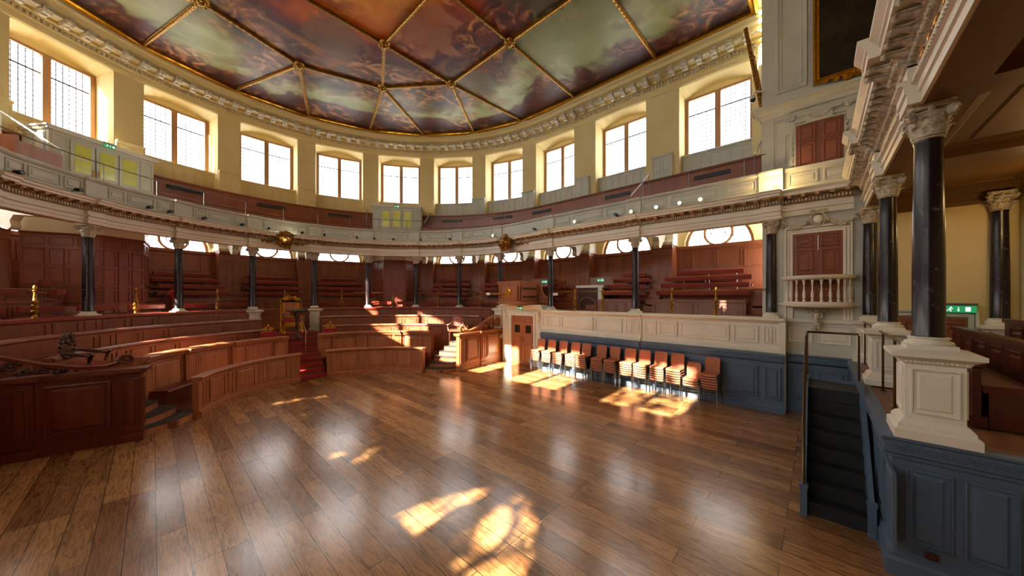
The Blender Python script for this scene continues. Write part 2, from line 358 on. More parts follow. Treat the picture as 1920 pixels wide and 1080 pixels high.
# pier wainscot and pier pilaster strip
for u in WST[1:-1]:
    k = ku(9.4, u); m = MB(); h = .37*k
    m.sweep(u-h, u+h, [(9.6, 7.0), (9.44, 7.0), (9.44, 8.17), (9.40, 8.19), (9.38, 8.25), (9.6, 8.25)])
    for s in (-1, 1):
        for z0, z1 in ((7.05, 7.6), (7.66, 8.12)): gp(m, u+(s-1)*h/2+.04*k, u+(s+1)*h/2-.04*k, z0, z1, 9.44, THIN)
    struct(m, 'trim_pier', M['grey'] if u > 50 else M['wall'])
mb = MB(); mb.sweep(-S1, S1, [(9.56, ZT), (9.56, 10.62), (9.5, 10.66), (9.47, 10.74), (9.47, 10.84), (9.43, 10.86), (9.43, 10.98), (9.3, 11.02), (9.3, 11.1), (9.12, 11.14), (9.12, 11.24), (8.95, 11.3), (8.92, 11.42), (8.84, 11.46), (8.84, 11.62), (8.84, ZT)])
struct(mb, 'trim_cornice', M['wall'])
mb = MB(); u = -96.0
while u < S1-.3:                        # scrolled modillions and egg-shaped drops
    k = ku(9.1, u); w = .085*k
    mb.sweep(u-w, u+w, [(9.3, 11.0), (9.16, 10.98), (9.0, 11.03), (8.93, 11.1), (8.93, 11.2), (9.12, 11.22), (9.3, 11.22)], ds=9)
    mb.sweep(u-w*.7, u+w*.7, [(9.18, 10.95), (9.1, 10.96), (9.08, 11.0), (9.18, 11.02)], ds=9)
    for q in range(4):
        a = u+(q-1.5)*.11*k; mb.sweep(a-.03*k, a+.03*k, [(9.46, 10.9), (9.38, 10.88), (9.36, 10.97), (9.46, 10.97)], ds=9)
    v = u+.23*k; mb.sweep(v-.1*k, v+.1*k, [(9.14, 11.13), (9.0, 11.12), (9.0, 11.15), (9.14, 11.16)], ds=9)
    u += .46*k if abs(u) < 90 else .46
struct(mb, 'trim_modillions', M['orn'])
# painted ceiling and its gilt rim, ropes and bosses
RV = 8.78
CV = [G(u, RV)[:2] for u in (-98.0, -95.1, -91.6, -81, -63, -45, -27, -9, 9, 27, 45, 63, 81, 91.6, 95.1, 98.0)]
mb = MB(); n = len(CV); mb.add([(x, y, 11.66) for x, y in CV], [tuple(range(n))]); struct(mb, 'ceiling', M['ceil'])
mb = MB(); mb.line(CV+[CV[0], CV[1]], [(.02, 11.58), (.02, 11.7), (-.16, 11.7), (-.16, 11.56), (-.1, 11.52), (-.05, 11.56)]); struct(mb, 'trim_ceiling_rim', M['gold'])
mb = MB(); mb.sweep(-S1, S1, [(RV-.02, 11.68), (9.7, 11.68), (9.7, 11.8), (RV-.3, 11.8)]); struct(mb, 'ceiling_edge', M['wall'])
N4 = [(0, 5.0), (2.8, 4.0), (4.6, 1.65), (4.6, -1.66), (4.6, -5.05), (1.7, 1.62), (1.7, -1.66), (1.7, -5.05)]
def mx_(p): return (-p[0], p[1])
links = []
for s in (1, -1):
    f = (lambda p: p) if s > 0 else mx_
    A, B, C_, D, E_, F_, H_, I_ = [f(p) for p in N4]
    links += [(A, B), (B, C_), (C_, D), (D, E_), (F_, C_), (H_, D), (I_, E_), (F_, H_), (H_, I_), (B, F_), (A, f(CV[8])), (B, f(CV[9])), (B, f(CV[10])), (C_, f(CV[11])), (C_, f(CV[12])), (D, f(CV[13])), (E_, f(CV[14])), (E_, f((4.6, -8))), (I_, f((1.7, -8)))]
links += [((-1.7, y), (1.7, y)) for y in (1.62, -1.66, -5.05)]
seen = set(); q = 0
for a, b in links:
    key = tuple(sorted((a, b)))
    if key in seen: continue
    seen.add(key); m = MB(); d = Vector((b[0]-a[0], b[1]-a[1])); Ln = d.length; t = MB(); K = int(Ln/.09)
    ang = math.atan2(d.y, d.x)
    t.tube([(Ln*i/K, 0, 0) for i in range(K+1)], [.042 if i % 2 else .030 for i in range(K+1)], 6)
    t.box((Ln/2, 0, .035), (Ln, .12, .03)); m.join(t, Matrix.Translation((a[0], a[1], 11.60)) @ Matrix.Rotation(ang, 4, 'Z'))
    m.build('trim_ceiling_rope', M['goldd'], kind='structure')
m0 = None
for p in set(N4+[mx_(p) for p in N4]):
    if m0 is None:
        m = MB(); m.lathe([(.02, -.12), (.06, -.12), (.09, -.09), (.17, -.07), (.2, -.03), (.2, .05)], 16)
        for k in range(8): m.ball((.15*cos(k*pi/4), .15*sin(k*pi/4), -.07), .05, 6)
        m0 = m.build('trim_ceiling_boss', M['goldd'], kind='structure', smooth=True); m0.location = (p[0], p[1], 11.62)
    else:
        c = m0.copy(); COL.objects.link(c); c.location = (p[0], p[1], 11.62)
# ------------------------------------------------------------ lower gallery wall: wood dado, lunettes, pilasters, vaulted soffit
LU = [(a, b) for a, b in zip(WST[:-1], WST[1:])]
lw = MB(); lp = MB(); pl = MB(); br = MB()
for i, (u0, u1) in enumerate(LU):
    uc = (u0+u1)/2
    if abs(uc) > 81 and abs(uc) < 90: uc = math.copysign(90.03, uc)
    Q = lambda m: mv(uc, m, 10.15)
    # plaster lunette wall with semicircular hole
    n = 14; T = [pi*j/n for j in range(n+1)]
    hx = [Q(1.1*cos(pi-t)) for t in T]; hz = [4.74+1.08*sin(t) for t in T]
    for j in range(n): lp.add([G(hx[j], 10.15, hz[j]), G(hx[j+1], 10.15, hz[j+1]), G(hx[j+1], 10.15, 6.0), G(hx[j], 10.15, 6.0)], [(0, 1, 2, 3)])
    for j in range(n): lp.add([G(hx[j], 10.15, hz[j]), G(hx[j+1], 10.15, hz[j+1]), G(hx[j+1], 10.35, hz[j+1]), G(hx[j], 10.35, hz[j])], [(0, 1, 2, 3)])
    for a, b in ((u0, Q(-1.1)), (Q(1.1), u1)):
        lp.sweep(a, b, [(10.15, 4.7), (10.15, 6.0)], False, False)
    lw.sweep(u0, u1, [(10.15, 1.5), (10.0, 1.5), (10.0, 4.58), (9.95, 4.62), (9.94, 4.74), (10.36, 4.74), (10.36, 1.5)])
    m = 4
    for j in range(m):
        gp(lw, Q(-1.6+.8*j+.04), Q(-.8+.8*j-.04), 3.9, 4.5, 10.0, THIN)
    e = bpy.data.objects.new('window_%d' % (i+21), None); COL.objects.link(e); e['kind'] = 'structure'
    # arched frame + circle
    f = MB(); l = MB(); g = MB(); rr = 10.3; cz = 5.18
    def ringm(mb, ca, czz, R0, R1, t0=0, t1=2*pi, n=28, d=.05, r=rr):
        secs = []
        for j in range(n+1):
            t = t0+(t1-t0)*j/n
            secs.append([G(Q(ca+R*cos(t)), r+o, czz+R*sin(t)) for R, o in ((R0, 0), (R1, 0), (R1, d), (R0, d))])
        mb.loft(secs, True, False)
    ringm(f, 0, 4.74, 1.0, 1.1, 0, pi, 18); ringm(f, 0, cz, .40, .48); ringm(l, 0, cz, .21, .235, d=.02)
    for R in (.10, .30): ringm(l, 0, cz, R, R+.006, d=.01, n=20)
    for j in range(12):
        t = j*pi/6; l.tube([G(Q(R*cos(t)), rr+.02, cz+R*sin(t)) for R in (.04, .4)], .004, 4)
    for j in range(-6, 7):
        x = j*.155; ztop = math.sqrt(max(0, 1.0-x*x))
        segs = [(0, ztop)]
        if abs(x) < .44:
            hh = math.sqrt(.44**2-x*x); segs = [(0, cz-hh-4.74), (cz+hh-4.74, ztop)]
        for s0, s1 in segs:
            if s1 > s0: l.tube([G(Q(x), rr+.02, 4.74+s0), G(Q(x), rr+.02, 4.74+s1)], .01, 4)
    for j in range(1, 7):
        z = j*.15; hx_ = math.sqrt(max(0, 1-z*z)); dz = 4.74+z-cz; segs = [(-hx_, hx_)]
        if abs(dz) < .44:
            h2 = math.sqrt(.44**2-dz*dz); segs = [(-hx_, -h2), (h2, hx_)]
        for s0, s1 in segs: l.tube([G(Q(s0), rr+.02, 4.74+z), G(Q(s1), rr+.02, 4.74+z)], .01, 4)
    f.sweep(Q(-1.1), Q(1.1), [(rr, 4.72), (rr, 4.77), (rr+.05, 4.77), (rr+.05, 4.72)])
    portal(G(uc, 10.4, 5.3), rz(uc), 2.3, 1.2)
    g.loft([[G(Q(1.08*cos(pi-t)), rr+.03, 4.74) for t in T], [G(Q(1.08*cos(pi-t)), rr+.03, 4.74+1.07*sin(t)) for t in T]], False, False)
    f.build('window_frame', M['wframe'], e); l.build('leading', M['lead'], e); g.build('pane', M['glass2'] if uc > -45 else M['glass'], e)
for u in WST[1:-1]:
    K = ku(9.5, u); h = .37*K
    pl.sweep(u-h, u+h, [(10.1, 1.5), (9.5, 1.5), (9.5, 4.66), (9.45, 4.7), (9.44, 4.8), (10.1, 4.8)])
    for j in range(3):
        a = u-h+2*h*j/3
        for z0, z1 in ((3.3, 3.85), (3.9, 4.45)): gp(pl, a+.02*K, a+2*h/3-.02*K, z0, z1, 9.5, THIN)
    br.sweep(u-h*1.05, u+h*1.05, [(10.15, 4.8), (9.48, 4.8), (9.44, 4.9), (9.5, 5.0), (9.5, 5.7), (10.15, 5.9)])
    w = .11*K     # console and beam towards the column
    br.sweep(u-w, u+w, [(9.46, 4.92), (9.3, 4.9), (9.05, 4.66), (8.9, 4.62), (8.82, 4.7), (8.86, 4.86), (8.78, 4.98), (8.7, 5.1), (9.46, 5.1)], ds=9)
    br.sweep(u-w*1.15, u+w*1.15, [(9.46, 5.05), (7.2, 4.92), (7.2, 5.14), (9.46, 5.6)], ds=9)
struct(lw, 'wall_gallery_dado', M['brown']); struct(lp, 'wall_lunette', M['wall']); struct(pl, 'wall_pilasters', M['brown']); struct(br, 'trim_brackets', M['stone'])
mb = MB(); mb.sweep(-S1, S1, [(7.15, 5.0), (9.5, 5.92), (10.35, 5.96), (10.35, 6.1), (9.5, 6.1), (7.15, 5.2)]); struct(mb, 'ceiling_gallery_soffit', M['wall'])
# ------------------------------------------------------------ floors of the galleries
mb = MB(); tiers = [(3.35, .0), (3.95, .12), (4.55, .5), (5.3, .9), (6.1, 1.3), (6.8, 1.9), (7.75, 1.95), (8.15, 2.3), (8.6, 2.55), (9.05, 2.8), (9.5, 3.05)]
for s in (-1, 1):
    lo, hi = (9, 78) if s > 0 else (-78, -9)
    mb.sweep(lo, hi, [(3.5, 0), (3.5, .14), (4.55, .14), (4.55, .5), (5.25, .5), (5.25, .9), (6.05, .9), (6.05, 1.3), (6.8, 1.3), (6.8, 0)])
struct(mb, 'floor_ring_tiers', M['brown'])
mb = MB(); pr = [(6.9, 0)]
for (r0, z0), (r1, z1) in zip([(6.9, 1.9)]+tiers[6:], tiers[6:]+[(10.3, 0)]): pr += [(r0, z0), (r1, z0)]
pr = [(6.9, 0), (6.9, 1.9), (7.7, 1.9), (7.7, 1.98), (8.05, 1.98), (8.05, 2.3), (8.5, 2.3), (8.5, 2.55), (8.95, 2.55), (8.95, 2.8), (9.4, 2.8), (9.4, 3.05), (10.3, 3.05), (10.3, 0)]
mb.sweep(-S1, 81, pr); mb.sweep(91.7, S1, pr)
mb.sweep(81, 91.7, [(7.3, 0)]+[(max(7.3, r), z) for r, z in pr[1:-1]]+[(10.3, 0)])
struct(mb, 'floor_gallery_tiers', M['brown'])
mb = MB(); mb.sweep(-S1, S1, [(6.95, 5.2), (6.95, 5.5), (7.6, 5.5), (7.6, 5.75), (8.3, 5.75), (8.3, 6.05), (8.9, 6.05), (8.9, 6.3), (9.45, 6.3), (9.45, 6.1), (8.6, 5.6)])
struct(mb, 'floor_upper_gallery', M['brown'])
mb = MB(); mb.sweep(-S1, S1, [(9.6, 6.2), (9.36, 6.2), (9.36, 7.26), (9.33, 7.3), (9.33, 7.36), (9.9, 7.36), (9.9, 6.2)])
for a, b in ((-S1, -53), (-26.2, 27.6), (44.8, S1)): mb.sweep(a, b, [(8.36, 5.75), (8.3, 5.75), (8.26, 6.42), (8.22, 6.44), (8.22, 6.5), (8.36, 6.5)])
struct(mb, 'wall_upper_bench_back', M['brown'])
mb = MB(); vn = MB()
for a, b in zip(WST[:-1], WST[1:]):
    uc = (a+b)/2; K = ku(9.3, uc); v = MB()
    v.sweep(uc-.55*K, uc+.55*K, [(9.35, 6.98), (9.35, 7.12), (9.32, 7.12), (9.32, 6.98)])
    for j in range(24):
        x = uc+(-.53+1.06*j/23)*K; v.sweep(x-.008*K, x+.008*K, [(9.33, 6.99), (9.33, 7.11), (9.31, 7.11), (9.31, 6.99)], ds=9)
    v.build('trim_vent_grille', M['blackm'], kind='structure')
# ------------------------------------------------------------ entablature and parapet ring with breaks over the columns
def brk(u0, u1, w=.2, d=-.09, r=6.85, stn=ST):
    pts = [(u0, 0.0)]
    for s in stn:
        if s < u0-.01 or s > u1+.01: continue
        k = ku(r, s); a, b = s-w*k, s+w*k
        pts += [(a, 0.0), (a, d), (b, d), (b, 0.0)]
    pts.append((u1, 0.0)); out = [pts[0]]
    for p, q in zip(pts[:-1], pts[1:]):
        if q[0] < p[0]: continue
        if q[1] == p[1] and q[0]-p[0] > 3.2:
            for x in steps(p[0], q[0])[1:-1]: out.append((x, p[1]))
        out.append(q)
    return out
STF = [-98.6, -95.1, -91.7]+ST
def ring_parts(u0, u1, stn, suf=''):
    P = brk(u0, u1, .2, -.08, 6.85, stn)
    m = MB(); m.sweepb(P, [(7.15, 4.78), (6.86, 4.78), (6.86, 4.86), (6.84, 4.87), (6.84, 4.95), (6.80, 4.97), (6.80, 5.0), (6.86, 5.01), (6.86, 5.15), (7.15, 5.15)])
    struct(m, 'trim_architrave'+suf, M['stone'])
    m = MB(); m.sweepb(P, [(7.15, 5.12), (6.83, 5.12), (6.83, 5.22), (6.78, 5.23), (6.78, 5.28), (7.15, 5.28)]); struct(m, 'trim_bedmould'+suf, M['ornd'])
    m = MB(); m.sweepb(P, [(7.15, 5.28), (6.58, 5.29), (6.58, 5.34), (6.54, 5.36), (6.54, 5.4), (6.5, 5.43), (6.62, 5.46), (7.15, 5.46)]); struct(m, 'trim_corona'+suf, M['stone'])
    P2 = brk(u0, u1, .24, -.05, 6.85, stn)
    m = MB(); m.sweepb(P2, [(7.05, 5.45), (6.78, 5.45), (6.78, 5.5), (6.83, 5.52), (6.83, 5.9), (6.79, 5.92), (6.76, 5.96), (6.76, 6.0), (7.05, 6.0)])
    bounds = [u0]+[s for s in stn if u0 < s < u1]+[u1]
    for a, b in zip(bounds[:-1], bounds[1:]):
        K = ku(6.83, (a+b)/2); A, B = a+.3*K, b-.3*K
        if B-A < .8*K: continue
        L_ = B-A
        for f0, f1 in ((0, .24), (.29, .71), (.76, 1)): gp(m, A+L_*f0, A+L_*f1, 5.58, 5.86, 6.83, RAISED, .8)
    struct(m, 'wall_parapet'+suf, M['grey'])
    m = MB(); m2 = MB(); i = 0
    u = u0
    offs = lambda x: -.08 if any(abs(x-s) < .2*ku(6.85, s) for s in stn) else 0
    while u < u1:
        k = ku(6.85, u); d = offs(u)
        m.sweep(u, u+.035*k, [(6.85+d, 5.14), (6.76+d, 5.14), (6.76+d, 5.21), (6.85+d, 5.21)], ds=9)
        if i % 4 == 0: m2.sweep(u-.01*k, u+.09*k, [(6.8+d, 5.215), (6.68+d, 5.22), (6.6+d, 5.25), (6.6+d, 5.292), (6.8+d, 5.292)], ds=9)
        i += 1; u += .062*k
    struct(m, 'trim_dentils'+suf, M['orn']); struct(m2, 'trim_brackets'+suf, M['ornd'])
ring_parts(-S1, 98.85, STF)
# handrail on the upper parapet
t = thing('gallery_handrail', 'long slim metal handrail on posts along the top of the upper gallery front', 'handrail', G(0, 6.95, 6.0))
mb = MB(); mb.tube([G(u, 6.95, 6.52) for u in steps(-75, 98.5)], .013, 6); mb.build('rail', M['steel'], t)
u = -74
while u < 98.5:
    p = MB(); p.tube([G(u, 6.95, 5.98), G(u, 6.95, 6.52)], .011, 6); p.build('post', M['steel'], t); u += 10.5 if u < 90 else 1.35
    if 90 < u < 91: u = 90.6
# ------------------------------------------------------------ capitals and columns
def volute(R, w=.03, turns=1.6, n=26):
    m = MB(); pts = []; rs = []
    for i in range(n+1):
        f = i/n; a = f*turns*2*pi; r = R*(1-.82*f); pts.append((r*cos(a), 0, r*sin(a))); rs.append(.017*(1-.5*f)*R/.06)
    m.tube(pts, rs, 6); m.ball((0, 0, 0), R*.24, 6); m.lathe([(R*.93, -w*.3), (R*.93, w*.3)], 14, axis='y'); return m
cap = MB(); cap.lathe([(.098, 0), (.112, .008), (.112, .022), (.1, .03), (.1, .06), (.105, .14), (.12, .21), (.15, .255), (.14, .27)], 20)
for row, (z0, h, n, r0) in enumerate(((.03, .11, 8, .105), (.09, .13, 8, .11))):
    for k in range(n):
        a = 2*pi*(k+.5*row)/n; secs = []
        for f, ww, ro, dz in ((0, .042, 0, 0), (.35, .05, .006, .35), (.7, .044, .018, .72), (.92, .03, .042, .95), (1, .018, .06, .9), (1.05, .008, .058, .78)):
            rr = r0+ro; c = (rr*cos(a), rr*sin(a)); tx, ty = -sin(a), cos(a)
            secs.append([(c[0]-tx*ww, c[1]-ty*ww, z0+h*dz), (c[0]+cos(a)*.014, c[1]+sin(a)*.014, z0+h*dz), (c[0]+tx*ww, c[1]+ty*ww, z0+h*dz), (c[0]-cos(a)*.01, c[1]-sin(a)*.01, z0+h*dz)])
        cap.loft(secs, True, True)
for k in range(4):
    a = pi/4+k*pi/2; cap.join(volute(.062, .04), Matrix.Rotation(a, 4, 'Z') @ Matrix.Translation((.172, 0, .235)))
    b = k*pi/2; cap.ball((.14*cos(b), .14*sin(b), .29), .028, 8); 
    cap.tube([(.12*cos(b+s*.9), .12*sin(b+s*.9), .262) for s in (-.8, -.4, 0, .4, .8)], .018, 6)
pts = []
for k in range(4):
    a = pi/4+k*pi/2
    for t_ in (-.13, .13): pts.append((.2*cos(a+t_), .2*sin(a+t_)))
    pts += [(.142*cos(a+pi/4+s), .142*sin(a+pi/4+s)) for s in (-.28, 0, .28)]
cap.loft([[(x*q, y*q, z) for x, y in pts] for q, z in ((.93, .29), (1, .3), (1, .325), (1.04, .33), (1.04, .345))])
CAPME = smooth_angle(cap.build('capital', M['orn'], world=False), 35)
sh = MB(); sh.lathe([(.118, 0), (.118, .02), (.112, .03), (.112, .6), (.108, 1.1), (.1, 1.7), (.096, 1.96), (.102, 1.98), (.102, 2.0)], 24)
SHAFT = smooth_angle(sh.build('shaft', M['marble'], world=False), 35)
ba = MB(); ba.bx(-.165, .165, -.165, .165, -.13, -.075); ba.lathe([(.16, -.08), (.17, -.06), (.16, -.042), (.135, -.036), (.13, -.022), (.14, -.016), (.148, -.006), (.13, .004), (.122, .006)], 24)
BASE = smooth_angle(ba.build('base', M['stone'], world=False), 35)
first = None
def column(x, y, r, label, gr='dark marble columns'):
    global first
    loc = (x, y, 2.435)
    if first is None:
        first = thing('marble_column', label, 'column', loc, r, gr)
        SHAFT.parent = first; CAPME.parent = first; CAPME.location = (0, 0, 2.0); BASE.parent = first
        return first
    return copy_tree(first, loc, r, label, gr)
wd = {-81: 'beyond the left edge of the view', -63: 'nearest the left edge', -45: 'first from the left, before the sunlit panelled lobby', -27: 'second from the left, just right of the left panelled lobby', -9: 'left of the gilt throne', 9: 'right of the gilt throne', 27: 'left of the central panelled lobby, sunlit on its left side', 45: 'right of the central panelled lobby', 63: 'midway between central lobby and pulpit', 81: 'rising behind the left end of the wooden pulpit', 91.7: 'just right of the pulpit', 95.1: 'above the white wall with stacked chairs, standing alone', 98.62: 'left of the small stone balcony'}
for u in ST[1:]:
    column(*G(u, 6.945 if u > 90 else RC)[:2], rz(u), 'dark marble column with ivory leaf capital, '+wd[u])
# ------------------------------------------------------------ south colonnade
SY = -10.33
for x, lb in ((6.85, 'right of the stone balcony, partly hidden by the next ones'), (4.28, 'on the blue platform, second nearest the camera'), (1.6, 'large in the right foreground, nearest the camera')):
    column(x, SY, 0, 'dark marble column with ivory leaf capital, '+lb)
def pedestal(x, y, z0, label, w=.19, r=0):
    t = thing('column_pedestal', label, 'pedestal', (x, y, z0), r, 'ivory pedestals'); h = 2.3-z0
    m = MB(); m.lathe([(q*1.4142, z) for q, z in ((w+.08, 0), (w+.08, .09), (w+.05, .11), (w+.05, .14), (w+.02, .18), (w, .19), (w, h-.13), (w+.02, h-.12), (w+.03, h-.09), (w+.08, h-.06), (w+.1, h-.05), (w+.1, h-.01), (w-.02, h+.02))], 4, sq=True)
    for k in range(4):
        a = k*pi/2; S = lambda s, z, o, a=a: (s*cos(a)+(w+o)*sin(a), s*sin(a)-(w+o)*cos(a), z)
        panel(m, S, -w+.035, w-.035, .25, h-.17, rings=RAISED, sc=.6)
        for q in range(14):
            s = -w-.01+(2*w+.02)*(q+.5)/14; c = S(s, h-.1, .03); m.box((c[0], c[1], c[2]), (.015, .015, .02), a)
    m.build('pedestal_body', M['stone'], t, world=False); return t
pedestal(1.6, SY-.01, 1.425, 'ivory panelled column pedestal in the right foreground above the blue corner')
pedestal(4.28, SY, 1.425, 'ivory panelled column pedestal further along the blue platform edge')
pedestal(6.85, SY, 1.425, 'ivory panelled column pedestal at the far end of the blue platform, by the balcony wall')
pedestal(*G(9, RC)[:2], 1.3, 'ivory column pedestal right of the gilt throne', r=rz(9)); pedestal(*G(-9, RC)[:2], 1.3, 'ivory column pedestal left of the gilt throne', r=rz(-9))
pedestal(*G(81, RC)[:2], 1.0, 'ivory column pedestal between the carved wooden ramp and the door', r=rz(81))
# south entablature, richly carved
def sline(prof, name, m, x0=-5.6, x1=6.86, parts=None, b=-.09):
    pts = [(x0, 0)]
    for s in (-4.28, -1.6, 1.6, 4.28): pts += [(s-.22, 0), (s-.22, b), (s+.22, b), (s+.22, 0)]
    pts.append((x1, 0)); mb = MB(); mb.loft([[(x, y-d, z) for y, z in prof] for x, d in pts]); struct(mb, name, m)
Y0 = -10.25
sline([(-10.46, 4.78), (Y0, 4.78), (Y0, 4.88), (Y0+.02, 4.89), (Y0+.02, 4.97), (Y0+.05, 4.99), (Y0+.06, 5.02), (Y0, 5.03), (Y0, 5.17), (-10.46, 5.17)], 'trim_south_architrave', M['stone'])
sline([(-10.46, 5.15), (Y0+.02, 5.15), (Y0+.03, 5.18), (Y0+.06, 5.2), (Y0+.06, 5.27), (Y0+.1, 5.29), (Y0+.1, 5.36), (-10.46, 5.36)], 'trim_south_bedmould', M['orn'])
sline([(-10.46, 5.36), (Y0+.27, 5.37), (Y0+.27, 5.45), (Y0+.29, 5.46), (Y0+.29, 5.49), (Y0+.35, 5.56), (Y0+.35, 5.6), (-10.46, 5.6)], 'trim_south_corona', M['stone'])
mb = MB(); m2 = MB(); x = -5.5; i = 0
while x < 6.7:
    d = .09 if any(abs(x-s) < .22 for s in (-4.28, -1.6, 1.6, 4.28)) else 0
    mb.bx(x, x+.008, Y0+.02+d, Y0+.085+d, 5.19, 5.26)
    if i % 4 == 0:
        m2.tube([(x+.03, Y0+.06+d, 5.3), (x+.03, Y0+.12+d, 5.295), (x+.03, Y0+.18+d, 5.325), (x+.03, Y0+.245+d, 5.33)], [.05, .046, .03, .034], 8)
        for q in (-1, 1): m2.tube([(x+.03+q*.045, Y0+.08+d, 5.32), (x+.03+q*.05, Y0+.15+d, 5.315), (x+.03+q*.036, Y0+.22+d, 5.335)], [.012, .012, .01], 5)
        m2.ball((x+.03, Y0+.25+d, 5.318), .03, 6)
    mb.ball((x+.0275, Y0+.07+d, 5.225), .026, 6, (.8, 1, 1.2))
    m2.ball((x, Y0+.055+d, 4.985), .012, 5); i += 1; x += .055
struct(mb, 'trim_south_dentils', M['orn'], smooth=True); struct(m2, 'trim_south_modillions', M['orn'], smooth=True)
def scroll(m, c, R, plane, s=1, r=.012, turns=1.5):
    pts = []
    for i in range(20):
        f = i/19; a = f*turns*2*pi; q = R*(1-.8*f); x, z = s*q*cos(a), q*sin(a); pts.append((c[0]+plane[0]*x, c[1]+plane[1]*x, c[2]+z))
    m.tube(pts, [r*(1.2-.7*i/19) for i in range(20)], 6)
    m.ball(pts[-1], r*1.6, 6)
t = thing('gilt_frieze_ornament', 'gilt scrollwork ornament on the frieze above the foreground column', 'ornament', (.5, Y0, 5.1))
for i, x in enumerate((-.1, .12, .35, .6, .85, 1.1)):
    m = MB(); scroll(m, (x, Y0+.02, 5.1), .075, (1, 0), 1 if i % 2 else -1, .016); m.build('scroll', M['gold'], t, smooth=True)
# parapet above the balcony bay and south end
# ------------------------------------------------------------ balcony bay wall x = 6.95, y -8.62..-10.33 and upward
XB = 6.97
mb = MB(); mb.bx(XB, XB+.3, -12.5, -8.5, 1.42, 4.8); struct(mb, 'wall_balcony', M['grey'])
mb = MB(); mb.bx(XB, XB+.3, -12.5, -8.42, 4.79, ZT)
w = MB()
def SX(x): return lambda a, z, o: (x-o, -a, z)
panel(mb, SX(XB), 8.66, 8.98, 6.1, 7.3, rings=RAISED, sc=.8); panel(mb, SX(XB), 8.7, 9.32, 7.95, 10.6, rings=((0, .002), (.02, .03), (.06, .03), (.08, .006), (.1, .006), (.12, .02), (.15, .003)))
struct(mb, 'wall_upper_balcony', M['grey'])
mb = MB(); mb.line([(7.2, -8.42), (XB-.0, -8.42), (XB, -12.4)][::-1], [(0, 7.4), (-.04, 7.42), (-.05, 7.5), (-.12, 7.54), (-.14, 7.6), (-.2, 7.62), (-.2, 7.68), (0, 7.72)])
struct(mb, 'trim_upper_ledge', M['grey'])
mb = MB(); mb.bx(7.02, 9.6, -8.62, -8.43, 1.42, ZT); struct(mb, 'wall_return', M['grey'])
mb = MB(); mb.bx(-9.6, -6.97, -8.7, -8.5, 0, ZT); mb.bx(-7.2, -7.0, -12.5, -8.5, 0, ZT); struct(mb, 'wall_west_return', M['grey'])
mb = MB(); mb.bx(-7.2, 7.2, -12.7, -12.5, 0, ZT); struct(mb, 'wall_south', M['wall'])
mb = MB(); mb.bx(-7.0, 7.0, -12.5, -8.2, 11.6, 11.8); mb.bx(-7, 7, -8.6, -8.15, 10.9, 11.62); struct(mb, 'ceiling_south', M['wall'])
# ring bay in front: entablature across the balcony bay handled by a straight run
def bayline(prof, name, m):
    mb = MB(); mb.loft([[(x, y, z) for x, z in prof] for y in (-8.85, -10.1)]); struct(mb, name, m)
bayline([(7.1, 4.83), (6.93, 4.83), (6.93, 4.95), (6.89, 4.97), (6.89, 5.01), (6.93, 5.03), (6.93, 5.15), (7.1, 5.15)], 'trim_bay_architrave', M['stone'])
bayline([(7.1, 5.12), (6.9, 5.12), (6.9, 5.2), (6.86, 5.22), (6.86, 5.28), (7.1, 5.28)], 'trim_bay_bed', M['ornd'])
bayline([(7.1, 5.28), (6.66, 5.29), (6.66, 5.36), (6.6, 5.42), (6.7, 5.46), (7.1, 5.46)], 'trim_bay_corona', M['stone'])
mb = MB(); mb.loft([[(x, y, z) for x, z in [(7.05, 5.45), (6.88, 5.45), (6.88, 5.5), (6.92, 5.52), (6.92, 5.9), (6.88, 5.93), (6.86, 6.0), (7.05, 6.0)]] for y in (-8.87, -10.3)])
for a, b in ((8.97, 9.5), (9.6, 10.12)): panel(mb, SX(6.92), a, b, 5.58, 5.86, sc=.8)
struct(mb, 'wall_bay_parapet', M['grey'])
mb = MB(); y = -8.9
while y > -10.1: mb.bx(6.8, 6.9, y-.035, y, 5.14, 5.2); y -= .062
struct(mb, 'trim_bay_dentils', M['orn'])
mb = MB(); y = -8.95
while y > -10.1: mb.bx(6.68, 6.87, y-.07, y, 5.225, 5.292); y -= .25
struct(mb, 'trim_bay_modillions', M['ornd'])
# balcony door with surround
t = bpy.data.objects.new('door_2', None); COL.objects.link(t); t['kind'] = 'structure'
def leafdoor(parent, x, y0, y1, z0, z1, panels, mt, nm='door_leaf', sc=1.0):
    m = MB(); m.bx(x, x+.05, -y1, -y0, z0, z1)
    for a, b in panels: panel(m, SX(x), y0+.06, y1-.06, z0+(z1-z0)*a, z0+(z1-z0)*b, rings=RAISED, sc=sc)
    return m.build(nm, mt, parent)
for a, b in ((9.04, 9.478), (9.482, 9.92)): leafdoor(t, XB-.03, a, b, 2.68, 4.37, ((.03, .2), (.24, .38), (.42, .76), (.8, .97)), M['brown'])
m = MB(); m.tube([(XB-.05, -9.5, 4.3), (XB-.05, -9.5, 3.95)], .012, 6); m.build('bolt', M['white'], t)
m = MB(); m.tube([(XB-.05, -9.46, 3.5), (XB-.05, -9.3, 3.47), (XB-.05, -9.3, 3.44)], .008, 6); m.build('latch', M['blackm'], t)
mb = MB()
mb.line([(XB, -8.9), (XB, -8.9001)], [(0, 0), (0, .01), (.01, 0)]) if 0 else None
def frame_x(mb, x, y0, y1, z0, z1, w, d):
    mb.bx(x-d, x, -y0, -(y0-w), z0, z1+w); mb.bx(x-d, x, -(y1+w), -y1, z0, z1+w); mb.bx(x-d, x, -y1, -y0, z1, z1+w)
frame_x(mb, XB, 9.04, 9.92, 2.3, 4.37, .05, .05); frame_x(mb, XB, 8.98, 9.98, 2.3, 4.43, .05, .03); frame_x(mb, XB, 8.92, 10.04, 2.3, 4.5, .035, .06)
z = 2.72
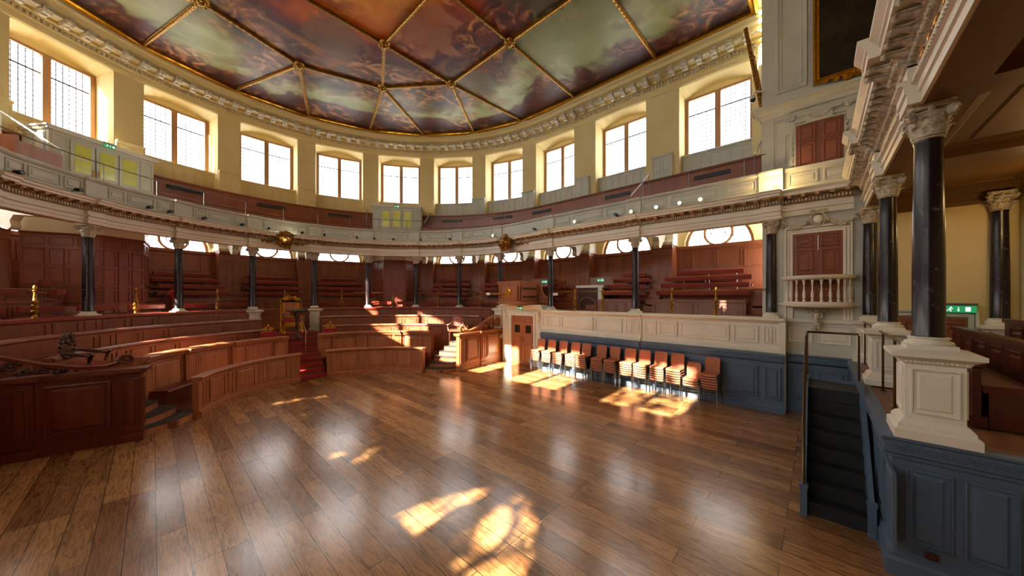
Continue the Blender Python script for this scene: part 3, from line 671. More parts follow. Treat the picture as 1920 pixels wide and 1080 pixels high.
while z < 4.5:
    for y in (8.9, 10.06): mb.box((XB-.062, -y, z), (.015, .025, .02))
    z += .04
struct(mb, 'trim_balcony_door_frame', M['stone'])
# swag with cartouche
t = thing('swag_cartouche', 'carved ivory cartouche with hanging garlands over the balcony door', 'ornament', (XB-.06, -9.5, 4.68))
m = MB(); m.ball((XB-.07, -9.5, 4.68), .09, 12, (.6, 1, 1.15)); m.build('shield', M['stone'], t, smooth=True)
m = MB()
for k in range(14):
    a = 2*pi*k/14; m.ball((XB-.07, -9.5+.13*cos(a), 4.69+.15*sin(a)), .035, 6)
scroll(m, (XB-.08, -9.4, 4.86), .05, (0, 1), 1, .016); scroll(m, (XB-.08, -9.6, 4.86), .05, (0, 1), -1, .016); m.ball((XB-.08, -9.5, 4.88), .04, 6)
m.build('scroll_border', M['orn'], t, smooth=True)
for s in (1, -1):
    m = MB()
    for k in range(26):
        f = k/25; y = s*(.15+.5*f); zz = 4.72-.2*(4*f*(1-f))**.8; r_ = .028+.02*(4*f*(1-f))
        for q in range(2): m.ball((XB-.06-random.uniform(0, .03), -9.5+y+random.uniform(-.015, .015), zz+random.uniform(-.02, .02)), r_*random.uniform(.6, 1), 6)
    for q in range(5): m.ball((XB-.06, -9.5+s*(.66+random.uniform(-.03, .03)), 4.72-q*.03), .03, 6)
    m.build('garland', M['orn'], t, smooth=True)
# balcony
t = thing('stone_balcony', 'small curved ivory balcony with turned balusters before red-brown doors', 'balcony', (XB, -9.48, 2.66))
def ell(a, e=0.0): return (XB-(.52+e)*sin(a), -9.48+(.62+e)*cos(a))
A_ = [pi*i/24 for i in range(25)]
def half(z, e): return [(*ell(a, e), z) for a in A_]
m = MB(); m.loft([half(2.58, -.1), half(2.62, .02), half(2.66, .03), half(2.68, .0), half(2.72, -.0)]); m.build('platform', M['stone'], t)
m = MB(); m.loft([half(3.24, -.03), half(3.26, .03), half(3.3, .05), half(3.33, .05), half(3.34, .0)]); m.build('handrail', M['stone'], t)
bal = MB(); bal.lathe([(.03, 0), (.03, .05), (.016, .06), (.024, .09), (.03, .14), (.026, .2), (.014, .3), (.013, .4), (.022, .43), (.022, .45), (.014, .46), (.03, .48), (.03, .52)], 10)
b0 = None
for i in range(12):
    p = ell(pi*(.04+.92*i/11), -.04)
    if b0 is None: b0 = bal.build('baluster', M['stone'], t, world=False, smooth=True); o = b0
    else: o = b0.copy(); COL.objects.link(o); o.parent = t
    o.location = (p[0]-XB, p[1]+9.48, .06)
t = thing('winged_figure_corbel', 'small carved ivory winged figure supporting the balcony', 'sculpture', (XB-.1, -9.48, 2.1))
m = MB(); m.tube([(XB-.1, -9.48, 2.14), (XB-.13, -9.48, 2.24), (XB-.14, -9.48, 2.34), (XB-.15, -9.48, 2.44), (XB-.16, -9.48, 2.48)], [.05, .07, .055, .075, .04], 10); m.ball((XB-.18, -9.48, 2.53), .045, 10)
for s in (1, -1): m.tube([(XB-.16, -9.48+s*.06, 2.46), (XB-.19, -9.48+s*.1, 2.38), (XB-.2, -9.48+s*.04, 2.34)], [.024, .02, .016], 8)
for s in (1, -1): m.tube([(XB-.13, -9.48+s*.03, 2.2), (XB-.17, -9.48+s*.04, 2.14), (XB-.12, -9.48+s*.03, 2.08)], [.035, .03, .02], 8)
m.build('figure', M['orn'], t, smooth=True)
for s in (1, -1):
    m = MB(); m.loft([[(XB-.1, -9.48+s*.05, 2.4), (XB-.08, -9.48+s*.05, 2.5)], [(XB-.11, -9.48+s*.14, 2.46), (XB-.08, -9.48+s*.14, 2.56)], [(XB-.09, -9.48+s*.22, 2.54), (XB-.08, -9.48+s*.22, 2.58)]], False); 
    m.tube([(XB-.1, -9.48+s*.05, 2.46), (XB-.1, -9.48+s*.14, 2.52), (XB-.09, -9.48+s*.23, 2.57)], [.035, .03, .012], 6); m.build('wing', M['orn'], t)
m = MB(); scroll(m, (XB-.1, -9.44, 2.06), .05, (0, 1), 1, .02); scroll(m, (XB-.1, -9.52, 2.06), .05, (0, 1), -1, .02); m.build('scroll_base', M['orn'], t, smooth=True)
mb = MB(); mb.line([(XB, -10.2), (XB, -8.75)], [(0, 2.6), (-.03, 2.61), (-.06, 2.65), (0, 2.68)]); mb.line([(XB, -10.2), (XB, -8.75)], [(0, 2.2), (-.05, 2.22), (-.06, 2.27), (0, 2.3)])
for a, b in ((8.95, 9.4), (9.5, 10.05)): panel(mb, SX(XB), a, b, 1.72, 2.1, sc=.9)
struct(mb, 'trim_balcony_base', M['stone'])
# shutters above
t = bpy.data.objects.new('window_41', None); COL.objects.link(t); t['kind'] = 'structure'
for a, b in ((9.1, 9.518), (9.522, 9.94)): leafdoor(t, XB-.03, a, b, 5.98, 7.02, ((.04, .56), (.6, .96)), M['brown'], 'shutter', .7)
mb = MB(); frame_x(mb, XB, 9.1, 9.94, 5.98, 7.02, .03, .05); frame_x(mb, XB, 9.03, 10.01, 5.98, 7.09, .06, .035)
mb.bx(XB-.06, XB, -9.75, -9.28, 7.02, 7.26); mb.bx(XB-.07, XB, -9.9, -9.13, 7.24, 7.32)
for s in (-1, 1):
    mb.bx(XB-.05, XB, -9.52+s*.53-.09, -9.52+s*.53+.09, 6.85, 7.15); scroll(mb, (XB-.05, -9.52+s*.5, 7.24), .07, (0, 1), s, .02)
struct(mb, 'trim_shutter_frame', M['grey'])
m = MB()
for k in range(13):
    f = k/12; m.ball((XB-.07, -9.33-.38*f, 7.2-.1*(4*f*(1-f))), .022, 6)
for y in (6.1, 6.25, 6.4, 6.55, 6.7, 6.85):
    for s in (-1, 1): m.ball((XB-.04, -9.52+s*.47, y), .035, 6, (.5, .8, 1.6))
struct(m, 'trim_shutter_carving', M['orn'])
# large gilt picture
t = thing('large_painting', 'large dark oil painting in a gilt carved frame high on the grey wall', 'painting', (XB-.05, -10.45, 7.9))
m = MB(); m.bx(XB-.06, XB-.02, -11.4, -9.5, 8.0, 10.9); m.build('canvas', M['ptg'], t)
m = MB(); R_ = [(9.43, 11.47, 7.9, 10.97)]
def fr(mb, y0, y1, z0, z1, prof, x):
    c = [(y0, z0), (y1, z0), (y1, z1), (y0, z1)]; sg = [(1, 1), (-1, 1), (-1, -1), (1, -1)]
    mb.loft([[(x-d, -(yy+sy*i), zz+sz*i) for i, d in prof] for (yy, zz), (sy, sz) in zip(c+[c[0]], sg+[sg[0]])], True, False)
fr(m, 9.41, 11.5, 7.88, 11.0, [(0, 0), (0, .08), (.04, .11), (.07, .06), (.11, .05), (.13, .02), (.13, 0)], XB-.02)
for k in range(60): m.ball((XB-.11, -(9.46+2*k/60), 7.93), .02, 5)
for k in range(60): m.ball((XB-.11, -9.44, 7.93+3*k/60), .02, 5)
for k, (y, s) in enumerate(((10.15, 1), (10.0, -1), (10.35, 1), (10.5, -1), (9.8, 1), (10.7, -1))): scroll(m, (XB-.09, -y, 7.86-.03*(k % 2)), .1 if k < 4 else .07, (0, 1), s, .03)
scroll(m, (XB-.09, -9.62, 7.87), .06, (0, 1), 1, .025)
m.build('frame', M['gold'], t, smooth=False)
t = thing('leaning_picture', 'gilt frame seen edge-on, tilting forward off the wall beside the last window', 'painting', (7.3, -8.35, 7.9))
m = MB(); m.add([], []); 
P0 = Vector((7.05, -8.41, 7.72)); d = Vector((0, .34, 2.25)); 
m.box((7.75, -8.23, 8.85), (1.4, .05, 2.3), 0, ('X', -math.atan2(.34, 2.25))); m.build('backing', M['dkwood'], t)
m = MB()
for x in (7.05, 8.42): m.box((x, -8.25, 8.85), (.1, .09, 2.4), 0, ('X', -math.atan2(.34, 2.25)))
for f in (0, 1): m.box((7.73, -8.43+.36*f, 7.7+2.3*f), (1.45, .09, .1), 0, ('X', -math.atan2(.34, 2.25)))
for k in range(22): m.ball((7.0, -8.43+.36*k/21, 7.7+2.3*k/21), .045, 6)
m.build('frame', M['goldd'], t)
# CCTV camera
t = thing('dome_camera', 'white and dark blue dome security camera on a wall arm beside the last window', 'camera', (6.95, -8.5, 8.05))
m = MB(); m.tube([(6.97, -8.5, 8.15), (6.9, -8.33, 8.18), (6.88, -8.26, 8.16), (6.88, -8.24, 8.1)], .025, 8); m.build('arm', M['white'], t)
m = MB(); m.lathe([(.02, .1), (.06, .09), (.07, .0)], 12, (6.88, -8.24, 8.0)); m.build('housing', M['white'], t, smooth=True)
m = MB(); m.ball((6.88, -8.24, 7.99), .065, 12); m.build('dome', mat('dark_blue_dome', '1C2A44', .15), t, smooth=True)
t = thing('hanging_lamp', 'white boxy emergency lamp hung on the grey wall beside the shutters', 'lamp', (XB-.06, -10.36, 7.15)); m = MB(); m.bx(XB-.12, XB-.02, -10.47, -10.27, 7.08, 7.2); m.build('housing', M['white'], t); m = MB(); m.tube([(XB-.07, -10.37, 7.2), (XB-.03, -10.37, 7.4)], .006, 5); m.build('wire', M['blackm'], t)
# ------------------------------------------------------------ east wall: blue dado, ivory parapet
def estrip(y0, y1, x, prof, mt, name):
    mb = MB(); mb.line([(x, y0), (x, y1)], prof); struct(mb, name, mt)
XE = 6.62
mb = MB()
Yb = [-1.46, -4.85, -4.85, -5.4, -5.4, -8.45, -8.45, -8.9]; Xb = [0, 0, -.06, -.06, 0, 0, -.06, -.06]
def eprof(prof, name, mt, x=XE): 
    m = MB(); m.loft([[(x+b+o, y, z) for o, z in prof] for y, b in zip(Yb, Xb)]); return m
m = eprof([(.4, 0), (-.05, 0), (-.05, .12), (-.03, .15), (-.03, .2), (0, .22), (0, 1.2), (.4, 1.2)], '', None)
segs = [(1.56, 2.2), (2.3, 3.2), (3.3, 4.2), (4.3, 4.8), (5.5, 6.3), (6.4, 7.3), (7.4, 8.38)]
for a, b in segs: panel(m, SX(XE), a, b, .3, 1.1, sc=.9)
for a, b in ((4.92, 5.33), (8.52, 8.84)): panel(m, SX(XE-.06), a, b, .3, 1.1, sc=.9)
struct(m, 'wall_east_blue_dado', M['blue'])
m = eprof([(.4, 1.2), (0, 1.2), (-.02, 1.23), (-.05, 1.25), (-.06, 1.36), (-.07, 1.38), (-.07, 1.41), (0, 1.43), (.4, 1.43)], '', None)
y = 1.5
while y < 8.85:
    x = XE-.06-(.06 if (4.85 < y < 5.4 or y > 8.45) else 0); m.lathe([(.001, 0), (.026, 0), (.03, -.012), (.02, -.016), (.001, -.01)], 8, (x+.004, -y, 1.305), axis='x'); y += .085
struct(m, 'trim_east_guilloche', M['blue'])
m = eprof([(.45, 1.42), (.06, 1.42), (.03, 1.45), (.03, 1.52), (.07, 1.55), (.09, 1.58), (.1, 2.16), (.07, 2.19), (.03, 2.22), (-.01, 2.25), (-.01, 2.3), (.45, 2.31)], '', None)
for a, b in ((1.5, 1.75), (1.85, 2.3), (2.4, 3.7), (3.8, 4.75), (5.5, 5.85), (5.95, 6.45), (6.55, 7.75), (7.85, 8.38)): panel(m, SX(XE+.085), a, b, 1.66, 2.1, sc=.9)
for a, b in ((4.92, 5.1), (5.15, 5.33), (8.5, 8.66), (8.7, 8.86)): panel(m, SX(XE+.03), a, b, 1.66, 2.1, sc=.7)
struct(m, 'wall_east_parapet', M['stone'])
# blue dado below the balcony
mb = MB(); mb.bx(XB-.05, XB+.3, -10.1, -8.9, 0, 1.2)
for a, b in ((8.95, 9.4), (9.5, 10.0)): panel(mb, SX(XB-.05), a, b, .3, 1.1, sc=.9)
mb.bx(XB-.08, XB, -10.1, -8.88, 0, .18); struct(mb, 'wall_balcony_blue_dado', M['blue'])
mb = MB(); mb.line([(XB, -10.1), (XB, -8.9)], [(0, 1.2), (-.07, 1.23), (-.11, 1.25), (-.11, 1.38), (-.13, 1.4), (-.1, 1.43), (0, 1.43)])
y = 8.95
while y < 10.08: mb.lathe([(.001, 0), (.03, 0), (.033, -.012), (.02, -.02), (.001, -.012)], 8, (XB-.108, -y, 1.315), axis='x'); y += .085
struct(mb, 'trim_balcony_guilloche', M['blue'])
mb = MB(); mb.bx(6.6, 7.0, -8.92, -8.8, 0, 2.3); struct(mb, 'wall_east_return', M['stone'])
# ------------------------------------------------------------ podium on the south side
PX, PY = 1.4, -10.06
pp = [(6.95, PY), (PX, PY), (PX, -12.5)]
mb = MB(); mb.bx(PX+.03, 6.96, -12.5, PY-.03, 0, 1.4); struct(mb, 'floor_podium', M['plank'])
mb = MB(); mb.line(pp, [(-.02, 0), (.0, 0), (.05, 0), (.05, .16), (.03, .19), (.03, .24), (0, .26), (0, 1.2), (-.02, 1.2)][1:]+[(-.04, 1.2), (-.04, 0)])
S = SP((6.95, PY), (-1, 0), (0, 1)); a = .2
while a < 5.3: panel(mb, S, a, a+.62, .36, 1.12, sc=.9); a += .72
S = SP((PX, PY), (0, -1), (-1, 0)); a = .09
while a < 2.2: panel(mb, S, a, a+.3, .36, 1.12, sc=.7); a += .36
struct(mb, 'wall_podium_front', M['blue'])
mb = MB(); mb.line(pp, [(0, 1.2), (.03, 1.21), (.03, 1.24), (.06, 1.26), (.06, 1.38), (.08, 1.4), (.08, 1.42), (0, 1.43), (-.05, 1.43), (-.05, 1.2)])
def gu(p, d, nrm, L_):
    s = .04; k = 0
    while s < L_:
        c = (p[0]+d[0]*s+nrm[0]*.062, p[1]+d[1]*s+nrm[1]*.062, 1.32)
        m_ = MB(); m_.tube([(.032*cos(t), .0, .032*sin(t)) for t in [i*pi/6 for i in range(13)]], .008, 5, False); m_.ball((0, 0, 0), .012, 6)
        m_.tube([(.035, 0, .03), (.05, 0, .0), (.065, 0, -.035)], .008, 5)
        mb.join(m_, Matrix.Translation(c) @ Matrix.Rotation(math.atan2(d[1], d[0]), 4, 'Z')); s += .098; k += 1
gu((PX, PY), (0, -1), (-1, 0), 1.6); gu((6.9, PY), (-1, 0), (0, 1), 5.4)
struct(mb, 'trim_podium_guilloche', M['blue'])
t = thing('wall_socket', 'brown electrical socket plate low on the blue podium panel', 'socket', (PX, -10.3, .3)); m = MB(); m.bx(PX-.024, PX-.0, -10.36, -10.27, .27, .33); m.build('plate', M['socket'], t); 
for dy in (-.02, .0): m = MB(); m.bx(PX-.028, PX-.024, -10.32+dy, -10.31+dy, .295, .305); m.build('slot', M['brass'], t)
# stair with stringers and rails
t = thing('blue_staircase', 'steep black-treaded stair with blue sides climbing to the platform', 'staircase', (2.03, -9.68, 0))
xs = [2.03+.19*i for i in range(8)]; xs[7] = 3.25
for i, x in enumerate(xs):
    z = .178*(i+1); x1 = (xs[i+1] if i < 7 else 3.85)
    m = MB(); m.bx(x-.0, x1+.02, -9.95, -9.38, z-.03, z); m.bx(x-.025, x+.02, -9.95, -9.38, z-.035, z+.002); m.bx(x, x+.02, -9.95, -9.38, z-.178, z-.02); m.build('step', M['black'], t)
for y, nm in ((-9.36, 'left_stringer'), (-9.97, 'right_stringer')):
    m = MB(); pr_ = [(1.98, 0), (1.98, .36), (3.2, 1.5), (3.9, 1.5), (3.9, 1.3), (3.9, 0)]
    m.loft([[(x, y+s, z) for x, z in pr_] for s in (-.025, .025)]); m.build('stringer', M['blue'], t)
    m = MB(); m.box((1.98, y, .19), (.07, .07, .38)); m.box((1.98, y, .39), (.09, .09, .03)); m.build('newel', M['blue'], t)
m = MB(); m.bx(3.84, 3.9, -9.99, -9.34, 1.36, 1.46); m.build('landing_edge', M['blue'], t)
m = MB(); m.tube([(1.98, -9.36, .4), (1.98, -9.36, 1.08), (2.0, -9.36, 1.12), (3.2, -9.36, 2.12), (3.45, -9.36, 2.22), (3.87, -9.36, 2.24), (3.87, -9.98, 2.24)], .018, 8); m.build('handrail', M['dbrass'], t, smooth=True)
for x, y, z in ((3.87, -9.36, 1.46), (3.87, -9.98, 1.42), (3.3, -9.36, 1.5)): m = MB(); m.tube([(x, y, z), (x, y, 2.22)], .014, 8); m.build('rail_post', M['dbrass'], t)
# podium rails between pedestals
for x0, x1, lb in ((1.85, 4.02, 'between the two nearer pedestals'), (4.55, 6.6, 'between the two farther pedestals')):
    t = thing('brass_rail', 'dark brass handrail on posts along the blue platform edge, '+lb, 'rail', ((x0+x1)/2, -10.22, 1.42))
    m = MB(); m.tube([(x0, -10.22, 2.3), (x1, -10.22, 2.3)], .016, 8); m.build('rail', M['brass'], t)
    for x in ([2.64, 3.7] if x0 < 2 else [5.2, 6.3]):
        m = MB(); m.tube([(x, -10.22, 1.42), (x, -10.22, 2.3)], .014, 8); m.lathe([(.04, 0), (.04, .008), (.018, .02)], 10, (x, -10.22, 1.42)); m.build('rail_post', M['dbrass'], t)
# loggia: back walls, ceiling with beams, door, pews
mb = MB(); mb.bx(-7, 6.97, -12.5, -10.46, 5.0, 5.2); mb.bx(-7, 6.97, -10.62, -10.44, 4.79, 5.02); mb.bx(-7, 6.6, -10.62, -10.28, 4.772, 4.782)
for x in (-4.28, -1.6, 1.6, 4.28): mb.bx(x-.2, x+.2, -12.5, -10.46, 4.86, 5.02)
mb.bx(-7, 6.97, -12.5, -12.25, 4.82, 5.02)
for x0, x1 in ((1.85, 4.05), (4.5, 6.75)):
    S = lambda a, y, o: (a, -y, 5.0-o); panel(mb, S, x0, x1, 10.7, 12.2, rings=((0, .002), (.03, .05), (.1, .04), (.13, .01), (.3, .01), (.33, .03), (.4, .03)))
mb.line([(6.97, -12.25), (6.97, -10.46)], [(0, 4.6), (-.03, 4.62), (-.03, 4.7), (-.08, 4.74), (-.08, 4.8), (-.14, 4.86), (-.14, 5.0), (0, 5.0)])
struct(mb, 'ceiling_loggia', M['loft'])
mb = MB(); mb.bx(XB-.02, XB, -12.3, -10.45, 1.42, 4.7); mb.bx(6.4, 7.0, -12.5, -12.2, 1.42, 5); mb.bx(PX, 6.97, -12.5, -12.45, 1.42, 5.0); struct(mb, 'wall_loggia', M['wall'])
t = bpy.data.objects.new('door_3', None); COL.objects.link(t); t['kind'] = 'structure'
leafdoor(t, XB-.08, 10.75, 11.6, 1.42, 2.42, ((.1, .92),), M['brown'])
mb = MB(); frame_x(mb, XB-.02, 10.72, 11.63, 1.42, 2.45, .07, .06); frame_x(mb, XB-.02, 10.64, 11.71, 1.42, 2.53, .04, .1); mb.build('door_frame', M['grey'], t)
column(6.88, -11.98, 0, 'dark marble column at the back of the loggia beside the far door'); pedestal(6.88, -11.98, 1.425, 'ivory pedestal at the back of the loggia beside the far door', .17)
mb = MB(); mb.bx(1.5, 1.95, -11.4, -11.0, 1.4, 1.5); mb.bx(1.54, 1.91, -11.36, -11.04, 1.5, 1.55); tag(mb.build('plinth_block', M['stone']), 'low ivory plinth block only a corner of which shows at the right edge', 'plinth')
def pew(x0, x1, y, zt, label):
    t = thing('wooden_pew', label, 'pew', ((x0+x1)/2, y, 1.42), 0, 'pews on the platform')
    m = MB(); m.bx(x0, x1, y-.03, y+.03, 1.42, zt-.05); m.bx(x0, x1, y-.06, y+.06, zt-.06, zt); m.bx(x0-.02, x1+.02, y-.07, y+.07, 1.42, 1.54)
    S = SP((x0, y+.03), (1, 0), (0, 1)); a = .1
    while a+.5 < x1-x0: panel(m, S, a, a+.48, 1.62, zt-.12, sc=1.0); a += .58
    S = SP((x0, y+.03), (0, -1), (-1, 0)); m.build('pew_back', M['pewwood'], t)
    m = MB(); m.box(((x0+x1)/2, y-.22, 1.84), (x1-x0, .36, .08)); m.build('cushion', M['pewcush'], t); m = MB(); m.bx(x0, x1, y-.38, y-.08, 1.42, 1.8); m.build('seat_box', M['pewwood'], t)
pew(2.35, 6.2, -10.78, 2.12, 'red-brown panelled pew front nearest the edge of the platform')
pew(2.6, 6.2, -11.35, 2.3, 'red-brown cushioned pew in the second row of the platform')
pew(3.0, 6.2, -11.9, 2.46, 'red-brown cushioned pew against the loggia back')
# ------------------------------------------------------------ pulpit door wall
XD = 6.72
mb = MB(); mb.bx(XD, XD+.5, -1.46, -1.02, 0, 2.42); mb.bx(XD, XD+.5, .2, .75, 0, 2.42); mb.bx(XD, XD+.5, -1.02, .2, 2.04, 2.42)
mb.line([(XD, -1.5), (XD, .78)], [(.3, 2.3), (0, 2.3), (-.03, 2.32), (-.08, 2.4), (-.16, 2.44), (-.16, 2.5), (.3, 2.5)]); struct(mb, 'wall_pulpit_door', M['stone'])
mb = MB(); frame_x(mb, XD, -.2+.0, 1.02, 0, 2.03, .06, .05) if 0 else None
for a, b in ((-1.1, -1.02), (.2, .28)): mb.bx(XD-.05, XD, a, b, 0, 2.12)
mb.bx(XD-.055, XD, -1.12, .3, 2.12, 2.16); mb.bx(XD-.05, XD, -1.02, .2, 2.04, 2.12)
for a in (-1.3, .5):
    mb.bx(XD-.03, XD, a-.1, a+.1, .1, 2.0); mb.tube([(XD-.04, a, 1.9), (XD-.1, a, 2.02), (XD-.16, a, 2.2), (XD-.12, a, 2.3)], [.03, .05, .07, .05], 8)
    scroll(mb, (XD-.14, a, 2.2), .07, (1, 0), -1, .025); scroll(mb, (XD-.06, a, 1.84), .05, (1, 0), -1, .02)
    for k in range(5): mb.ball((XD-.04, a, 1.76-.06*k), .03-.003*k, 6)
struct(mb, 'trim_pulpit_door_frame', M['stone'])
t = bpy.data.objects.new('door_1', None); COL.objects.link(t); t['kind'] = 'structure'
M['doorw'] = mat('pale_orange_door_wood', 'B0704A', .42, hex2='A3633E', scale=(6, 6, 1))
for a, b in ((-.195, .41), (.415, 1.015)):
    m = MB(); m.bx(XD+.02, XD+.07, -b, -a, .01, 2.03)
    for z0, z1 in ((.08, .9), (.95, 1.2), (1.75, 1.98)): panel(m, SX(XD+.02), a+.08, b-.08, z0, z1, sc=.7)
    lf = m.build('door_leaf', M['doorw'], t)
    m = MB(); m.bx(XD+.005, XD+.02, -(b-.16), -(a+.16), 1.32, 1.64); m.build('pane', M['dglass'], lf)
    m = MB(); yy = .38 if a < 0 else .45; m.tube([(XD-.01, -yy, .95), (XD-.01, -yy, 1.15)], .008, 6); m.build('pull_handle', M['blackm'], lf)
# pulpit
t = thing('wooden_pulpit', 'carved wooden pulpit box with a gilt emblem projecting above the door', 'pulpit', (6.6, -.3, 2.5))
px0, px1, py0, py1 = 6.02, 7.25, -.86, .3
m = MB(); m.bx(px0, px1, py0, py1, 2.56, 3.4); m.bx(px0-.05, px1, py0-.05, py1+.05, 3.4, 3.46); m.bx(px0-.03, px1, py0-.03, py1+.03, 3.34, 3.4); m.bx(px0-.05, px1, py0-.05, py1+.05, 2.54, 2.62)
panel(m, SX(px0), -.22, .78, 2.68, 3.3, sc=1.2); S = SP((px0, py0), (1, 0), (0, -1)); panel(m, S, .1, 1.1, 3.0, 3.3, sc=.7); panel(m, S, .1, 1.1, 2.68, 2.96, sc=.7)
m.build('body', M['barrier'], t)
m = MB()
for z in (2.82, 3.15):
    for k in range(8): scroll(m, (px0+.22+.11*k, py0-.02, z), .055, (1, 0), 1 if k % 2 else -1, .015)
for k in range(12): m.ball((px0-.005, py0+.06, 2.7+.05*k), .028, 6); m.ball((px0+.06, py0-.01, 2.7+.05*k), .028, 6)
m.build('pierced_carving', M['dkwood'], t, smooth=True)
m = MB(); m.ball((px0-.03, -.28, 3.0), .14, 12, (.25, 1, 1.5))
for k in range(40): a = random.uniform(0, 2*pi); q = random.uniform(.3, 1); m.ball((px0-.06, -.28+.17*q*cos(a), 3.0+.23*q*sin(a)), random.uniform(.02, .035), 6)
m.build('gilt_emblem', M['gold'], t, smooth=True)
m = MB(); pts = [(px1-.02, py0-.05, 3.35), (px1, py0-.12, 3.28), (px1, py0-.16, 3.05), (px1, py0-.3, 2.85), (px1, py0-.5, 2.78), (px1, py0-.72, 2.85)]
m.tube(pts, .04, 8); m.loft([[(px1-.02, p[1], p[2]) for p in pts]+[(px1-.02, py0-.72, 2.56), (px1-.02, py0-.02, 2.56)], [(px1+.02, p[1], p[2]) for p in pts]+[(px1+.02, py0-.72, 2.56), (px1+.02, py0-.02, 2.56)]])
for k in range(5): scroll(m, (px1-.04, py0-.1-.13*k, 2.68+.02*(4-k)), .055, (0, 1), 1 if k % 2 else -1, .015)
m.build('scroll_bracket', M['barrier'], t)
t = thing('mace_arm', 'gilt and black twisted arm sticking out before the pulpit emblem', 'ornament', (5.95, .2, 2.95)); m = MB(); m.tube([(5.98, -.2+.0, 2.95), (5.8, .25, 2.95), (5.7, .5, 2.95)], [.03, .035, .02], 8); m.build('arm', M['goldd'], t); m = MB()
for k in range(4): m.ball((5.97-.05*k, -.16+.12*k, 2.95), .04, 6)
m.build('twist', M['blackm'], t)
